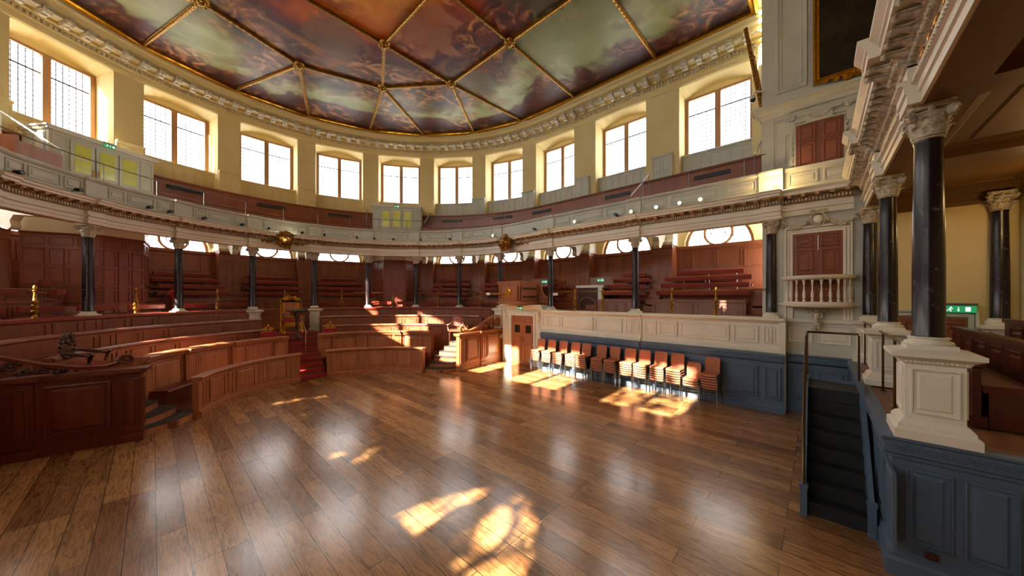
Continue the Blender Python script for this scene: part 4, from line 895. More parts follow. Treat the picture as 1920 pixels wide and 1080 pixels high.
# ------------------------------------------------------------ ring furniture: barriers, tiered bench fronts
def barrier(s):
    side = 'right' if s > 0 else 'left'
    def U(a, b): return (a, b) if s > 0 else (-b, -a)
    t = thing('inner_barrier', 'low curved panelled wooden barrier on the floor, %s of the carpeted steps' % side, 'barrier', G(s*37, 3.3))
    m = MB(); a, b = U(7.3, 67)
    m.sweep(a, b, [(3.42, 0), (3.24, 0), (3.24, .1), (3.27, .12), (3.3, .14), (3.3, .83), (3.27, .84), (3.24, .86), (3.24, .9), (3.42, .9)])
    x = 9.5; 
    for w_, kd in ((3, 0), (10.5, 1), (3, 0), (10.5, 1), (3, 0), (10.5, 1), (3, 0))[:7]:
        p, q = U(x, x+w_); gp(m, p, q, .2, .78, 3.3, RAISED, .7 if kd else .5); x += w_+1.75
    e = s*67; ee = G(e, 3.36); m.build('body', M['barrier'], t)
    m = MB(); a, b = U(6.6, 67.7); m.sweep(a, b, [(3.46, .88), (3.22, .88), (3.2, .9), (3.2, .92), (3.23, .94), (3.44, .94), (3.46, .92)]); m.build('cap_rail', M['barrier'], t)
    t = thing('officials_barrier', 'tall curved panelled barrier with pilasters behind the low one, %s half' % side, 'barrier', G(s*35, 4.5))
    P = [6.3]; pil = [(6.5, 11.5), (23.5, 28), (41, 45.5), (58, 62)]
    pts = [(6.3, 0)]
    for p, q in pil: pts += [(p, 0), (p, -.07), (q, -.07), (q, 0)]
    pts.append((62.3, 0)); full = []
    for (p, d), (q, e_) in zip(pts[:-1], pts[1:]):
        full.append((p, d))
        if d == e_ and q-p > 3.5: full += [(x_, d) for x_ in steps(p, q)[1:-1]]
    full.append(pts[-1])
    if s < 0: full = [(-p, d) for p, d in full][::-1]
    m = MB(); m.sweepb(full, [(4.62, 0), (4.46, 0), (4.46, .2), (4.48, .22), (4.5, 1.28), (4.47, 1.3), (4.62, 1.32)])
    for p, q in ((12.5, 22.7), (28.8, 40.2), (46.3, 57.2)):
        a, b = U(p, q); gp(m, a, b, .45, 1.22, 4.5, RAISED, .9)
    for p, q in pil:
        a, b = U(p+.7, q-.7); gp(m, a, b, .3, 1.22, 4.43, RAISED, .5)
    m.build('body', M['barrier'], t)
    m = MB(); m.sweepb(full, [(4.68, 1.31), (4.42, 1.31), (4.41, 1.35), (4.37, 1.38), (4.37, 1.41), (4.4, 1.43), (4.68, 1.43)])
    x = 7.0
    while x < 61.5:
        a, b = U(x, x+.35); d = -.07 if any(p < x < q for p, q in pil) else 0
        m.sweep(a, b, [(4.45+d, 1.27), (4.41+d, 1.27), (4.41+d, 1.32), (4.45+d, 1.32)], ds=9); x += .75
    m.build('cap_rail', M['barrier'], t)
    # cushioned bench between
    t = thing('curved_bench', 'curved red cushioned bench between the two wooden barriers, %s half' % side, 'bench', G(s*37, 4.2, .14)); a, b = U(9, 60)
    m = MB(); m.sweep(a, b, [(4.44, .14), (4.1, .14), (4.1, .5), (4.44, .5)]); m.build('seat_box', M['brown'], t)
    m = MB(); m.sweep(a, b, [(4.44, .5), (4.06, .5), (4.05, .53), (4.08, .57), (4.44, .57)]); m.build('cushion', M['cushion'], t)
    # three tiered bench fronts
    for k, (r, z0, z1, e1) in enumerate(((5.25, .5, 1.66, 76), (6.0, .9, 2.0, 77.5), (6.82, 1.3, 2.33, 78.5))):
        wd_ = ('lowest', 'middle', 'topmost')[k]
        t = thing('tiered_bench_front', '%s of three long curved panelled bench fronts %s of the throne' % (wd_, side), 'bench', G(s*40, r, z0), 0, 'tiered bench fronts')
        a, b = U(9.5 if k < 2 else 9, e1); m = MB(); m.sweep(a, b, [(r+.1, z0), (r, z0), (r, z1-.08), (r+.1, z1-.08)])
        x = 10.5; alt = [2.6, 5.2, 14.5, 5.2, 5.2]; j = 0; sc_ = 6/r*1.0
        while x < e1-3:
            w_ = alt[j % 5]*sc_; w_ = min(w_, e1-1-x)
            if w_ > 2:
                p, q = U(x, x+w_); gp(m, p, q, z1-.46, z1-.14, r, FLAT, .8)
            x += w_+1.1; j += 1
        m.build('front_panel', M['brown'], t)
        m = MB(); cap_ = [(r+.12, z1-.09), (r-.03, z1-.09), (r-.06, z1-.05), (r-.05, z1-.01), (r+.0, z1+.01), (r+.12, z1)]
        if k == 2: cap_ = [(r+.3, z1-.1), (r-.04, z1-.1), (r-.06, z1-.08), (r-.06, z1-.02), (r-.03, z1), (r+.3, z1)]
        m.sweep(a, b, cap_); m.build('cap_rail', M['cushion'] if k == 2 else M['brown'], t)
        if k < 2:
            m = MB(); m.sweep(a, b, [(r+.1, z0+.4), (r+.45, z0+.4), (r+.45, z0+.44), (r+.1, z0+.44)]); m.build('seat', M['brown'], t)
            m = MB(); p, q = U(e1, e1+.9); m.sweep(p, q, [(r-.02, z0-.4), (r-.02, z1-.02), (r+.5, z1-.3), (r+.5, z0-.4)]); m.build('end_panel', M['brown'], t)
for s in (-1, 1): barrier(s)
mb = MB(); mb.sweep(-9, 9, [(6.95, 1.3), (6.86, 1.3), (6.86, 2.26), (6.82, 2.28), (6.82, 2.34), (7.15, 2.34), (7.15, 1.3)]); gp(mb, -6.5, 6.5, 1.5, 2.18, 6.86, FLAT); struct(mb, 'wall_behind_throne', M['brown'])
for a, b in ((-78, -70), ): pass
mb = MB(); mb.sweep(78, 81, [(6.95, 0), (6.86, 0), (6.86, 2.26), (6.82, 2.28), (6.82, 2.34), (7.15, 2.34), (7.15, 0)]); mb.sweep(-90, -78, [(6.95, 0), (6.86, 0), (6.86, 2.34), (7.15, 2.34), (7.15, 0)]); mb.sweep(-S1, -90, [(6.95, 0), (6.7, 0), (6.7, 2.34), (7.15, 2.34), (7.15, 0)]); struct(mb, 'wall_ring_ends', M['brown'])
# fence + pierced carved ramp + steps (both sides)
for s in (-1, 1):
    FM = M['fence'] if s > 0 else M['scr']; side = 'right' if s > 0 else 'left'; desc = 'sunlit beside the pulpit door' if s > 0 else 'dark, in the left foreground'  # same paint on both screens: sunlit tone right, shaded tone left
    P0 = Vector((4.02, .5)) if s > 0 else Vector((-3.9, .47)); P1 = Vector((s*7.02, 1.0)); d = (P1-P0).normalized(); L_ = (P1-P0).length; nr = Vector((d.y, -d.x)) if s > 0 else Vector((-d.y, d.x))
    t = thing('panelled_fence', 'tall panelled wooden side screen, '+desc, 'screen', (P0.x, P0.y, 0))
    S = lambda a, z, o: (P0.x+d.x*a+nr.x*(.06+o), P0.y+d.y*a+nr.y*(.06+o), z)
    def bxl(m, a0, a1, o0, o1, z0, z1):
        q = [(P0+d*a+nr*o) for a, o in ((a0, o0), (a1, o0), (a1, o1), (a0, o1))]; m.loft([[(p.x, p.y, z) for p in q] for z in (z0, z1)])
    m = MB(); bxl(m, 0, L_, -.06, .06, .0, 1.34); bxl(m, 0, L_, -.06, .09, 0, .14); bxl(m, 0, L_, -.06, .075, .14, .2)
    for a0, a1 in ((0, .32), (1.3, 1.62), (2.72, 3.0)): bxl(m, a0, a1, -.06, .1, .2, 1.34); bxl(m, a0-.02, a1+.02, -.06, .13, 0, .17)
    S2 = lambda a, z, o: (P0.x+d.x*a+nr.x*(.1+o), P0.y+d.y*a+nr.y*(.1+o), z)
    for a0, a1 in ((.42, 1.2), (1.72, 2.62)): panel(m, S, a0, a1, .32, 1.24, sc=1.1)
    for a0, a1 in ((.05, .27), (1.35, 1.57)): panel(m, S2, a0, a1, .3, 1.24, sc=.7)
    S3 = lambda a, z, o: (P0.x-d.x*(o)+nr.x*a, P0.y-d.y*(o)+nr.y*a, z); panel(m, S3, -.05, .09, .3, 1.24, sc=.5)
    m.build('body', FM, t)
    m = MB(); bxl(m, -.05, L_, -.1, .11, 1.34, 1.37); bxl(m, -.08, L_, -.13, .14, 1.37, 1.43)
    for a0, a1 in ((0, .32), (1.3, 1.62)): bxl(m, a0-.08, a1+.06, -.135, .18, 1.366, 1.436)
    x = 0
    while x < L_: bxl(m, x, x+.025, .09, .115, 1.31, 1.34); x += .05
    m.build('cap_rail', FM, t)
    t = thing('carved_ramp', 'pierced carved wooden ramp with scroll ends on top of the %s screen' % side, 'carving', (P0.x, P0.y, 1.43))
    def A(a, z, o=0): return (P0.x+d.x*a+nr.x*o, P0.y+d.y*a+nr.y*o, z)
    prof_ = [(.3, 1.56), (.5, 1.5), (.8, 1.52), (1.2, 1.62), (1.6, 1.78), (2.0, 1.93), (2.3, 1.99), (2.6, 1.99), (2.85, 1.94)]
    m = MB(); secs = []
    for a, z in prof_: secs.append([A(a, z-.045, -.05), A(a, z-.045, .05), A(a, z+.02, .06), A(a, z+.04, 0), A(a, z+.02, -.06)])
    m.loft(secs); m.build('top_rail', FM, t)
    m = MB(); scroll(m, A(.24, 1.6), .1, (d.x, d.y), 1, .035, 1.4); m.lathe([(.08, -.04), (.1, 0), (.08, .04)], 14, axis='y') if 0 else None
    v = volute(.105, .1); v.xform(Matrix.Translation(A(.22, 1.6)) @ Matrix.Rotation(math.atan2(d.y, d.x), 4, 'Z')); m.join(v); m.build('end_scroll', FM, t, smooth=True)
    m = MB(); v = volute(.2, .08, 2.2); v.xform(Matrix.Translation(A(2.55, 1.7)) @ Matrix.Rotation(math.atan2(d.y, d.x), 4, 'Z')); m.join(v)
    for k, (a, z, r_) in enumerate(((2.15, 1.78, .11), (2.12, 1.56, .1), (1.9, 1.7, .1), (1.75, 1.55, .1), (1.55, 1.62, .09), (1.4, 1.51, .07), (1.2, 1.52, .07), (1.0, 1.49, .05), (2.82, 1.78, .1), (2.8, 1.55, .1))):
        scroll(m, A(a, z), r_, (d.x, d.y), 1 if k % 2 else -1, .028, 1.3); scroll(m, A(a+.08, z-.03), r_*.6, (d.x, d.y), -1 if k % 2 else 1, .02, 1)
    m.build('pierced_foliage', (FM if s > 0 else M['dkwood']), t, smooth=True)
    # curved steps
    t = thing('curved_steps', 'fan of curved wooden steps with dark treads at the end of the %s barriers' % side, 'steps', (s*3.6, 1.0, 0))
    for k in range(6):
        off = .3*k; dx, dy = .955*off, .27*off; A1 = Vector((3.12+dx, 1.36+dy)); B1 = Vector((4.0+dx*.98, .56+dy*.4)); mid = (A1+B1)/2; nn = Vector((-.68, -.73))
        cur = [A1*(1-f)+B1*f+nn*.16*4*f*(1-f) for f in [i/8 for i in range(9)]]
        back = [Vector((6.8, .98)), Vector((6.8, 1.3)), Vector((5.12, 1.04)), Vector((4.8, 2.0)), Vector((3.5+dx*.8, 1.8+dy*.3))]
        pg = [(s*p.x, p.y) for p in cur+back]; z = .165*(k+1)
        m = MB(); m.loft([[(x, y, z_) for x, y in pg] for z_ in (z-.165, z-.03)]); sp_ = m.build('step', M['barrier'], t)
        m = MB(); c2 = [A1*(1-f)+B1*f+nn*(.16*4*f*(1-f)+.02) for f in [i/8 for i in range(9)]]; pg2 = [(s*p.x, p.y) for p in c2+back]; m.loft([[(x, y, z_) for x, y in pg2] for z_ in (z-.03, z)]); m.build('tread', M['dkcarpet'], sp_)
# aisle steps to the throne
t = thing('carpeted_steps', 'red carpeted steps rising between the barriers to the throne', 'steps', (0, 4.2, 0))
for k, (r, z) in enumerate(((3.2, .11), (3.62, .26), (3.88, .41), (4.14, .57), (4.4, .73), (4.66, .9), (4.92, 1.07), (5.2, 1.24), (5.5, 1.4))):
    m = MB(); w = 7.3 if r < 4.5 else 8.5; r2 = 6.86; m.sweep(-w, w, [(r, 0), (r, z-.03), (r-.03, z-.03), (r-.03, z), (r2, z), (r2, 0)]); sp_ = m.build('step', M['brown'], t)
    m = MB(); r3 = r+.5; m.sweep(-w*.96, w*.96, [(r-.034, z-.05), (r-.034, z+.006), (r3, z+.006), (r3, z-.012)]); m.build('carpet', M['carpet'], sp_)
# throne
t = thing('gilt_throne', 'gilt throne with carved crest, red seat and pillared back', 'throne', (0, 5.95, 1.4)); x0 = 0; Y = 5.95; wide = lambda m: m.xform(Matrix.Diagonal((1.18, 1, 1, 1)))
m = MB(); m.bx(-.27, .27, Y-.28, Y+.2, 1.86, 1.94); m.lathe([(.3, 1.84), (.33, 1.86), (.33, 1.93), (.28, 1.96)], 4, (0, Y-.05, 0), sq=True); wide(m).build('seat', M['carpet'], t)
m = MB(); m.bx(-.19, .19, Y+.14, Y+.17, 2.05, 2.62); wide(m).build('back_panel', M['barrier'], t)
m = MB(); m.bx(-.24, -.19, Y+.12, Y+.18, 1.95, 2.68); m.bx(.19, .24, Y+.12, Y+.18, 1.95, 2.68); m.bx(-.26, .26, Y+.1, Y+.18, 2.62, 2.7); m.bx(-.24, .24, Y+.12, Y+.18, 1.98, 2.06); wide(m).build('back_frame', M['gold'], t)
m = MB(); A2 = [pi*i/12 for i in range(13)]
m.loft([[(.3*cos(a), Y+.1, 2.68+.13*sin(a)) for a in A2]+[(-.3, Y+.1, 2.62), (.3, Y+.1, 2.62)], [(.3*cos(a), Y+.16, 2.68+.13*sin(a)) for a in A2]+[(-.3, Y+.16, 2.62), (.3, Y+.16, 2.62)]])
for k in range(26): a = random.uniform(0, pi); q = random.uniform(.3, 1); m.ball((.24*q*cos(a), Y+.1, 2.72+.17*q*sin(a)), random.uniform(.025, .045), 6)
scroll(m, (.17, Y+.08, 2.72), .08, (1, 0), 1, .02); scroll(m, (-.17, Y+.08, 2.72), .08, (1, 0), -1, .02); wide(m).build('crest', M['gold'], t, smooth=True)
for sx in (-1, 1):
    m = MB(); m.tube([(sx*.29, Y+.12, 1.42), (sx*.29, Y+.12, 2.0), (sx*.29, Y+.12, 2.55), (sx*.29, Y+.12, 2.62)], [.03, .022, .02, .035], 8); m.ball((sx*.29, Y+.12, 2.66), .035, 8); wide(m).build('pillar', M['gold'], t, smooth=True)
    m = MB(); m.tube([(sx*.28, Y+.1, 2.2), (sx*.29, Y-.1, 2.2), (sx*.3, Y-.28, 2.16)], [.022, .022, .03], 8); m.tube([(sx*.29, Y-.26, 1.95), (sx*.29, Y-.26, 2.16)], .018, 8); wide(m).build('arm', M['goldd'], t, smooth=True)
    for yy in (-.26, .12):
        m = MB(); m.lathe([(.03, 0), (.035, .05), (.02, .1), (.035, .2), (.025, .35), (.04, .44)], 8, (sx*.26, Y+yy, 1.42)); wide(m).build('leg', M['gold'], t, smooth=True)
m = MB(); m.bx(-.24, .24, Y-.28, Y-.25, 1.66, 1.84)
for k in range(7): scroll(m, (-.19+.063*k, Y-.29, 1.72), .04, (1, 0), 1 if k % 2 else -1, .012)
wide(m).build('apron', M['gold'], t)
# lectern and steel rail
t = thing('lectern', 'dark flat-topped reading desk on a turned carved post before the throne', 'lectern', (-.02, 5.15, 1.24))
m = MB(); m.box((-.02, 5.15, 2.3), (.62, .42, .04), 0, ('X', .12)); m.build('desk_top', M['blackm'], t)
m = MB(); m.lathe([(.16, 0), (.16, .05), (.06, .1), (.045, .3), (.08, .42), (.05, .55), (.07, .75), (.12, .9), (.08, 1.02)], 12, (-.02, 5.15, 1.24)); m.build('post', M['dkwood'], t, smooth=True)
m = MB()
for k in range(4): a = k*pi/2; scroll(m, (-.02+.14*cos(a), 5.15+.14*sin(a), 2.16), .08, (cos(a), sin(a)), 1, .02)
m.build('carved_brackets', M['cushion'], t, smooth=True)
t = thing('steel_handrail', 'pale steel handrail on two posts in the middle of the carpeted steps', 'handrail', (.05, 4.7, .9))
m = MB(); m.tube([(.05, 5.05, 2.05), (.05, 4.9, 2.02), (.05, 4.35, 1.55), (.05, 4.25, 1.5)], .018, 8); m.build('rail', M['chrome'], t)
for y, z0, z1 in ((4.88, .9, 2.0), (4.4, .57, 1.6)): m = MB(); m.tube([(.05, y, z0), (.05, y, z1)], .014, 8); m.build('post', M['chrome'], t)
# proctor seats with gilt crests behind the officials barrier
for a, lb in ((-12, 'left'), (12, 'right')):
    c = G(a, 4.86); t = thing('gilt_crested_seat', 'small red seat with gilt ball crest just behind the barrier, %s of the steps' % lb, 'chair', (c[0], c[1], .5), rz(a))
    m = MB(); m.bx(-.22, .22, -.06, .06, .5, 1.08); m.build('backrest', M['carpet'], t, world=False)
    m = MB(); m.bx(-.22, .22, .06, .4, .42, .5); m.build('seat', M['carpet'], t, world=False)
    for x in (-.2, .2):
        for y in (.02, .36): m = MB(); m.bx(x-.02, x+.02, y-.02, y+.02, 0, .42); m.build('leg', M['dkwood'], t, world=False)
    m = MB(); m.ball((0, 0, 1.32), .045, 8)
    for sx in (-1, 1): m.tube([(0, 0, 1.27), (sx*.08, 0, 1.25), (sx*.16, 0, 1.2), (sx*.2, 0, 1.22)], .018, 6); scroll(m, (sx*.09, 0, 1.17), .06, (1, 0), sx, .014)
    m.bx(-.2, .2, -.02, .02, 1.08, 1.11); m.build('crest', M['gold'], t, world=False, smooth=True)
# carved armchairs beside the fences
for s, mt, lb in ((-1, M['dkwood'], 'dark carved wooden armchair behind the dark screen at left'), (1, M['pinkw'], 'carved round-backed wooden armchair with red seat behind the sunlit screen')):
    t = thing('carved_armchair', lb, 'chair', (s*4.75, 1.5, .99), -.9 if s > 0 else 1.25)
    m = MB(); m.ball((0, .2, .86), .21, 14, (1, .15, 1.1)); 
    for k in range(16): a = 2*pi*k/16; m.ball((.21*cos(a), .19, .86+.23*sin(a)), .035, 6)
    scroll(m, (.08, .17, 1.05), .06, (1, 0), 1, .018); scroll(m, (-.08, .17, 1.05), .06, (1, 0), -1, .018)
    if s < 0:
        for k in range(3): m.ball(((k-1)*.09, .16, .95-.05*(k % 2)), .03, 6)
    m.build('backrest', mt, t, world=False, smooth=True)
    m = MB(); m.bx(-.25, .25, -.24, .22, .42, .5); m.build('seat', M['cushion'], t, world=False)
    for sx in (-1, 1):
        m = MB(); m.tube([(sx*.22, .2, .78), (sx*.26, .1, .74), (sx*.29, -.1, .7), (sx*.3, -.24, .66), (sx*.3, -.28, .7)], [.025, .03, .03, .028, .035], 8); m.tube([(sx*.28, -.2, .46), (sx*.3, -.24, .66)], .025, 8); m.build('arm', mt if s > 0 else M['dkwood'], t, world=False, smooth=True)
        for yy in (-.2, .18): m = MB(); m.tube([(sx*.22, yy, 0), (sx*.24, yy, .25), (sx*.22, yy, .44)], [.02, .03, .025], 8); m.build('leg', M['dkwood'], t, world=False)
# ------------------------------------------------------------ brass rail and finial posts on the gallery front
fp = MB(); fp.lathe([(.07, 0), (.07, .02), (.045, .04), (.035, .09), (.06, .14), (.07, .17), (.04, .21), (.062, .26), (.062, .31), (.035, .34), (.055, .37), (.055, .42), (.035, .44), (.03, .5), (.022, .6), (.022, .63), (.04, .65), (.04, .665), (.025, .68), (.035, .72), (.03, .76), (.005, .8)], 12)
f0 = None; fl = [(-54, 'at the far left'), (-36, 'before the left panelled lobby'), (-18, 'left of the throne bay'), (0, 'behind the throne'), (18, 'right of the throne bay'), (36, 'before the central lobby'), (54, 'right of the central lobby'), (72, 'left of the pulpit'), (92.83, 'first right of the pulpit'), (93.96, 'second right of the pulpit'), (96.24, 'left of the right-hand pair'), (97.4, 'right of the right-hand pair')]
for u, lb in fl:
    r = RC if u < 90 else 6.9; loc = G(u, r, 2.32)
    if f0 is None:
        f0 = thing('finial_post', 'turned brass finial post on the lower gallery rail, '+lb, 'post', loc, rz(u), 'brass finial posts'); smooth_angle(fp.build('turned_post', M['goldd'], f0, world=False), 40)
        m = MB(); m.ball((0, 0, .74), .036, 8, (1, 1, 1.5)); m.build('finial', M['gold'], f0, world=False, smooth=True)
    else: copy_tree(f0, loc, rz(u), 'turned brass finial post on the lower gallery rail, '+lb, 'brass finial posts')
mb = MB(); mb.tube([G(u, 6.98, 3.02) for u in steps(-75, 81)], .012, 6); tag(mb.build('brass_rail', M['brass']), 'thin brass rail curving along the lower gallery front between columns', 'rail')
mb = MB(); mb.tube([G(91.7, 6.93, 3.03), G(98.6, 6.93, 3.03)], .012, 6); tag(mb.build('brass_rail', M['brass']), 'thin straight brass rail above the white wall with stacked chairs', 'rail')
# ------------------------------------------------------------ gallery benches
bays = {-54: 'far-left bay', -36: 'bay with the left panelled lobby', -18: 'bay left of the throne', 0: 'bay behind the throne', 18: 'bay right of the throne', 36: 'bay with the central lobby', 54: 'bay right of the central lobby', 72: 'bay left of the pulpit', 86.5: 'bay behind the pulpit', 93.4: 'bay just right of the pulpit', 96.86: 'wide bay left of the stone balcony'}
rows = [(8.3, 3.05, 2.3), (8.75, 3.3, 2.55), (9.2, 3.56, 2.8), (9.62, 3.8, 3.05)]
on = ['lowest', 'second', 'third', 'topmost']
def bench(u0, u1, r, zt, zf, label, group):
    uc = (u0+u1)/2; t = thing('gallery_bench', label, 'bench', G(uc, r, zf), rz(uc), group); K = ku(r, uc)
    m = MB(); m.sweep(u0, u1, [(r, zt-.16), (r-.03, zt-.15), (r-.05, zt-.03), (r-.03, zt), (r+.03, zt), (r+.03, zt-.16)]); m.build('backrest', M['cushion'], t)
    m = MB(); m.sweep(u0, u1, [(r+.05, zf+.38), (r+.05, zf+.44), (r+.36, zf+.44), (r+.36, zf+.38)]); m.build('seat', M['cushion'], t)
    n = 3
    for j in range(n):
        u = u0+(u1-u0)*(.1+.8*j/(n-1)); m = MB(); m.tube([G(u, r+.01, zt-.1), G(u, r+.08, zf+.38), G(u, r+.1, zf)], .01, 5); m.build('leg', M['steel'], t)
for uc, nm in bays.items():
    if uc < 81: st0, st1 = uc-9, uc+9
    else: st0, st1 = {86.5: (81, 91.7), 93.4: (91.7, 95.1), 96.86: (95.1, 98.62)}[uc]
    K = ku(8, uc)
    rng = (st0+.35*K, st1-.35*K) if uc < 81 else {86.5: (82.5, 90.9), 93.4: (93.2, 94.7), 96.86: (95.3, 97.95)}[uc]
    if abs(uc) == 36: rng = None
    # wooden parapet at r 7.95
    if rng:
        m = MB(); a, b = rng
        m.sweep(a, b, [(7.98, 1.98), (7.92, 1.98), (7.92, 2.66), (7.88, 2.67), (7.88, 2.73), (8.0, 2.73), (8.0, 1.98)])
        n = 4
        for j in range(n): gp(m, a+(b-a)*(j+.08)/n, a+(b-a)*(j+.92)/n, 2.1, 2.6, 7.92, FLAT)
        o = m.build('gallery_pew_front', M['pinkw'] if uc > 90 else M['brown']); tag(o, 'panelled pew front on the lower gallery, '+nm, 'pew', 'lower gallery pew fronts')
        for k, (r, zt, zf) in enumerate(rows):
            e = (.3 if uc > 90 else .2*K) if k == 3 else 0
            bench(a+e, b-e*.9, r, zt, zf, '%s red padded bench, %s' % (on[k], nm), 'lower gallery benches')
        if 90 < uc: pass
    else:
        hw = 4.3
        for s_, w2 in ((-1, 'left'), (1, 'right')):
            if uc == 36 and s_ < 0 or uc == -36 and s_ > 0: continue
            a, b = (uc+s_*13-5, uc+s_*13+0) if s_ > 0 else (uc-9+.35*K, uc-5.2)
            if uc == 36: a, b = 42.2, 44.2
            for k, (r, zt, zf) in enumerate(rows[:2]): bench(min(a, b), max(a, b), r, zt, zf, '%s short red bench beside the lobby, %s' % (on[k], nm), 'lower gallery benches')
    if uc < 81:      # first row chairs behind the rail
        for s_, w2 in ((-1, 'left'), (1, 'right')):
            a = uc+s_*4.4; h = 3.5 if abs(uc) != 0 else 3.3
            if uc == 0: continue
            t = None; bench(a-h, a+h, 7.45, 2.6, 1.9, '%s red front bench behind the rail, %s' % (w2, nm), 'front row benches')
# aisle stepping blocks in the wide east bay and beside the pulpit
for (u0, u1, lb) in ((98.05, 98.45, 'beside the column left of the balcony'), (92.5, 92.95, 'right of the pulpit'), (94.85, 95.25, 'behind the lone column')):
    t = thing('aisle_steps', 'flight of small red-brown wooden gallery steps '+lb, 'steps', G((u0+u1)/2, 8.2, 1.9), rz(u0))
    for k in range(6): m = MB(); m.sweep(u0, u1, [(7.75+.25*k, 1.9), (7.75+.25*k, 2.1+.2*k), (8.0+.25*k, 2.1+.2*k), (8.0+.25*k, 1.9)]); m.build('step', M['brown'], t)
# lobbies in the lower gallery
def lobby(pts, name, lb, zb=1.9, zt=4.72):
    pts = pts[::-1]; t = thing(name, lb, 'lobby', (pts[1][0], pts[1][1], zb))
    m = MB(); m.line(pts, [(0, zb), (0, zt-.06), (.04, zt-.04), (.05, zt), (-.1, zt), (-.1, zb)])
    for (x0, y0), (x1, y1) in zip(pts[:-1], pts[1:]):
        d = Vector((x1-x0, y1-y0)); L_ = d.length; d.normalize(); S = SP((x0, y0), (d.x, d.y), (d.y, -d.x)); n = max(1, round(L_/.33))
        zs = [2.0, 2.62, 3.18, 3.74, 4.3]
        for i in range(n):
            for z0, z1 in zip(zs[:-1], zs[1:]): panel(m, S, L_*(i+.08)/n, L_*(i+.92)/n, z0+.03, z1-.03, rings=((0, .001), (.002, .024), (.03, .024), (.034, .001)))
        n2 = max(1, n//2+n % 2)
        for i in range(n2): panel(m, S, L_*(i+.06)/n2, L_*(i+.94)/n2, 4.36, 4.6, rings=THIN)
    m.build('panelling', M['pan'], t)
    m = MB(); m.line(pts, [(.02, zt), (.02, 5.3), (-.1, 5.3), (-.1, zt)]); m.build('cornice_band', M['stone'], t)
M['pan'] = mat('rose_brown_panel_paint', '8A4A38', .4, hex2='7E4031', scale=(5, 5, 1))
lobby([G(42.6, 9.5)[:2], G(39.3, 8.2)[:2], G(31.9, 8.2)[:2], G(27.6, 9.4)[:2]], 'panelled_lobby', 'rose-brown panelled lobby standing between the central columns')
lobby([G(-24.3, 9.4)[:2], G(-28.6, 8.3)[:2], G(-36, 8.2)[:2], G(-39.9, 9.15)[:2], G(-41.6, 9.55)[:2]], 'panelled_lobby', 'rose-brown panelled lobby at left, its left face streaked with sun')
# small doorway block in the bay right of the pulpit
t = thing('gallery_doorway', 'dark arched gallery doorway with stone surround right of the pulpit', 'doorway', (8.35, -3.0, 1.98))
m = MB(); m.bx(8.3, 9.4, -3.05, -2.1, 1.98, 3.2); m.build('block', M['dkwood'], t); m = MB(); m.bx(8.26, 8.32, -3.2, -3.05, 1.98, 3.3); m.bx(8.24, 8.34, -3.25, -2.05, 3.2, 3.3); m.build('stone_frame', M['stone'], t)
m = MB(); m.tube([(8.28, -2.95, 1.98), (8.28, -2.95, 2.5)]+[(8.28, -2.57-.38*cos(a), 2.5+.3*sin(a)) for a in [pi*i/8 for i in range(9)]]+[(8.28, -2.19, 1.98)], .025, 6); m.build('arch', M['fence'], t)
def wbox(x, y0, y1, z0, z1, lb):
    m = MB(); m.bx(x, x+.1, y0, y1, z0, z1); m.bx(x-.03, x+.12, y0-.02, y1+.02, z1, z1+.03); tag(m.build('wooden_sign_box', M['pinkw']), lb, 'box')
wbox(8.6, -3.5, -2.5, 3.32, 3.6, 'pale brown box carrying an exit sign above the gallery doorway'); wbox(8.2, -.9, .35, 3.3, 3.62, 'pale brown box carrying an exit sign behind the pulpit')
# exit signs
def exitsign(p, nrm, lb, w=.3, h=.11):
    t = thing('exit_sign', lb, 'sign', p, 0, 'green exit signs'); a = math.atan2(nrm[1], nrm[0])+pi/2
    R_ = lambda m: m.xform(Matrix.Rotation(a, 4, 'Z'))
    m = MB(); m.bx(-w/2, w/2, -.0, .05, -h/2, h/2); R_(m).build('panel', M['green'], t, world=False)
    m = MB(); m.bx(-w/2-.02, w/2+.02, -.0, .06, h/2, h/2+.05); R_(m).build('housing', M['steel'], t, world=False)
    m = MB(); q = h/.11
    m.ball((-.075*q, -.006, .032*q), .009*q, 6); m.tube([(-.08*q, -.005, .02*q), (-.09*q, -.005, -.005*q)], .008*q, 5); m.tube([(-.09*q, -.005, -.005*q), (-.075*q, -.005, -.02*q), (-.08*q, -.005, -.04*q)], .005*q, 5); m.tube([(-.09*q, -.005, -.005*q), (-.105*q, -.005, -.02*q), (-.12*q, -.005, -.022*q)], .005*q, 5); m.tube([(-.08*q, -.005, .018*q), (-.062*q, -.005, .006*q), (-.055*q, -.005, .015*q)], .004*q, 5)
    m.tube([(0, -.005, .035*q), (0, -.005, -.03*q)], .004*q, 5); m.add([(-.015*q, -.005, -.012*q), (.015*q, -.005, -.012*q), (0, -.005, -.038*q)], [(0, 1, 2)]); m.bx(.07*q, .12*q, -.008, -.001, -.035*q, .035*q)
    R_(m).build('running_man_symbol', M['signw'], t, world=False)
exitsign((8.56, -3.0, 3.5), (-1, 0), 'green exit sign on the box above the dark arched gallery doorway'); exitsign((8.17, -.45, 3.5), (-1, 0), 'green exit sign on the box behind the pulpit')
exitsign((XD-.17, -.4, 2.36), (-1, 0), 'green exit sign under the pulpit above the door', .24, .09); exitsign((XB-.16, -11.5, 2.6), (-1, 0), 'large green exit sign above the loggia door', .42, .13)
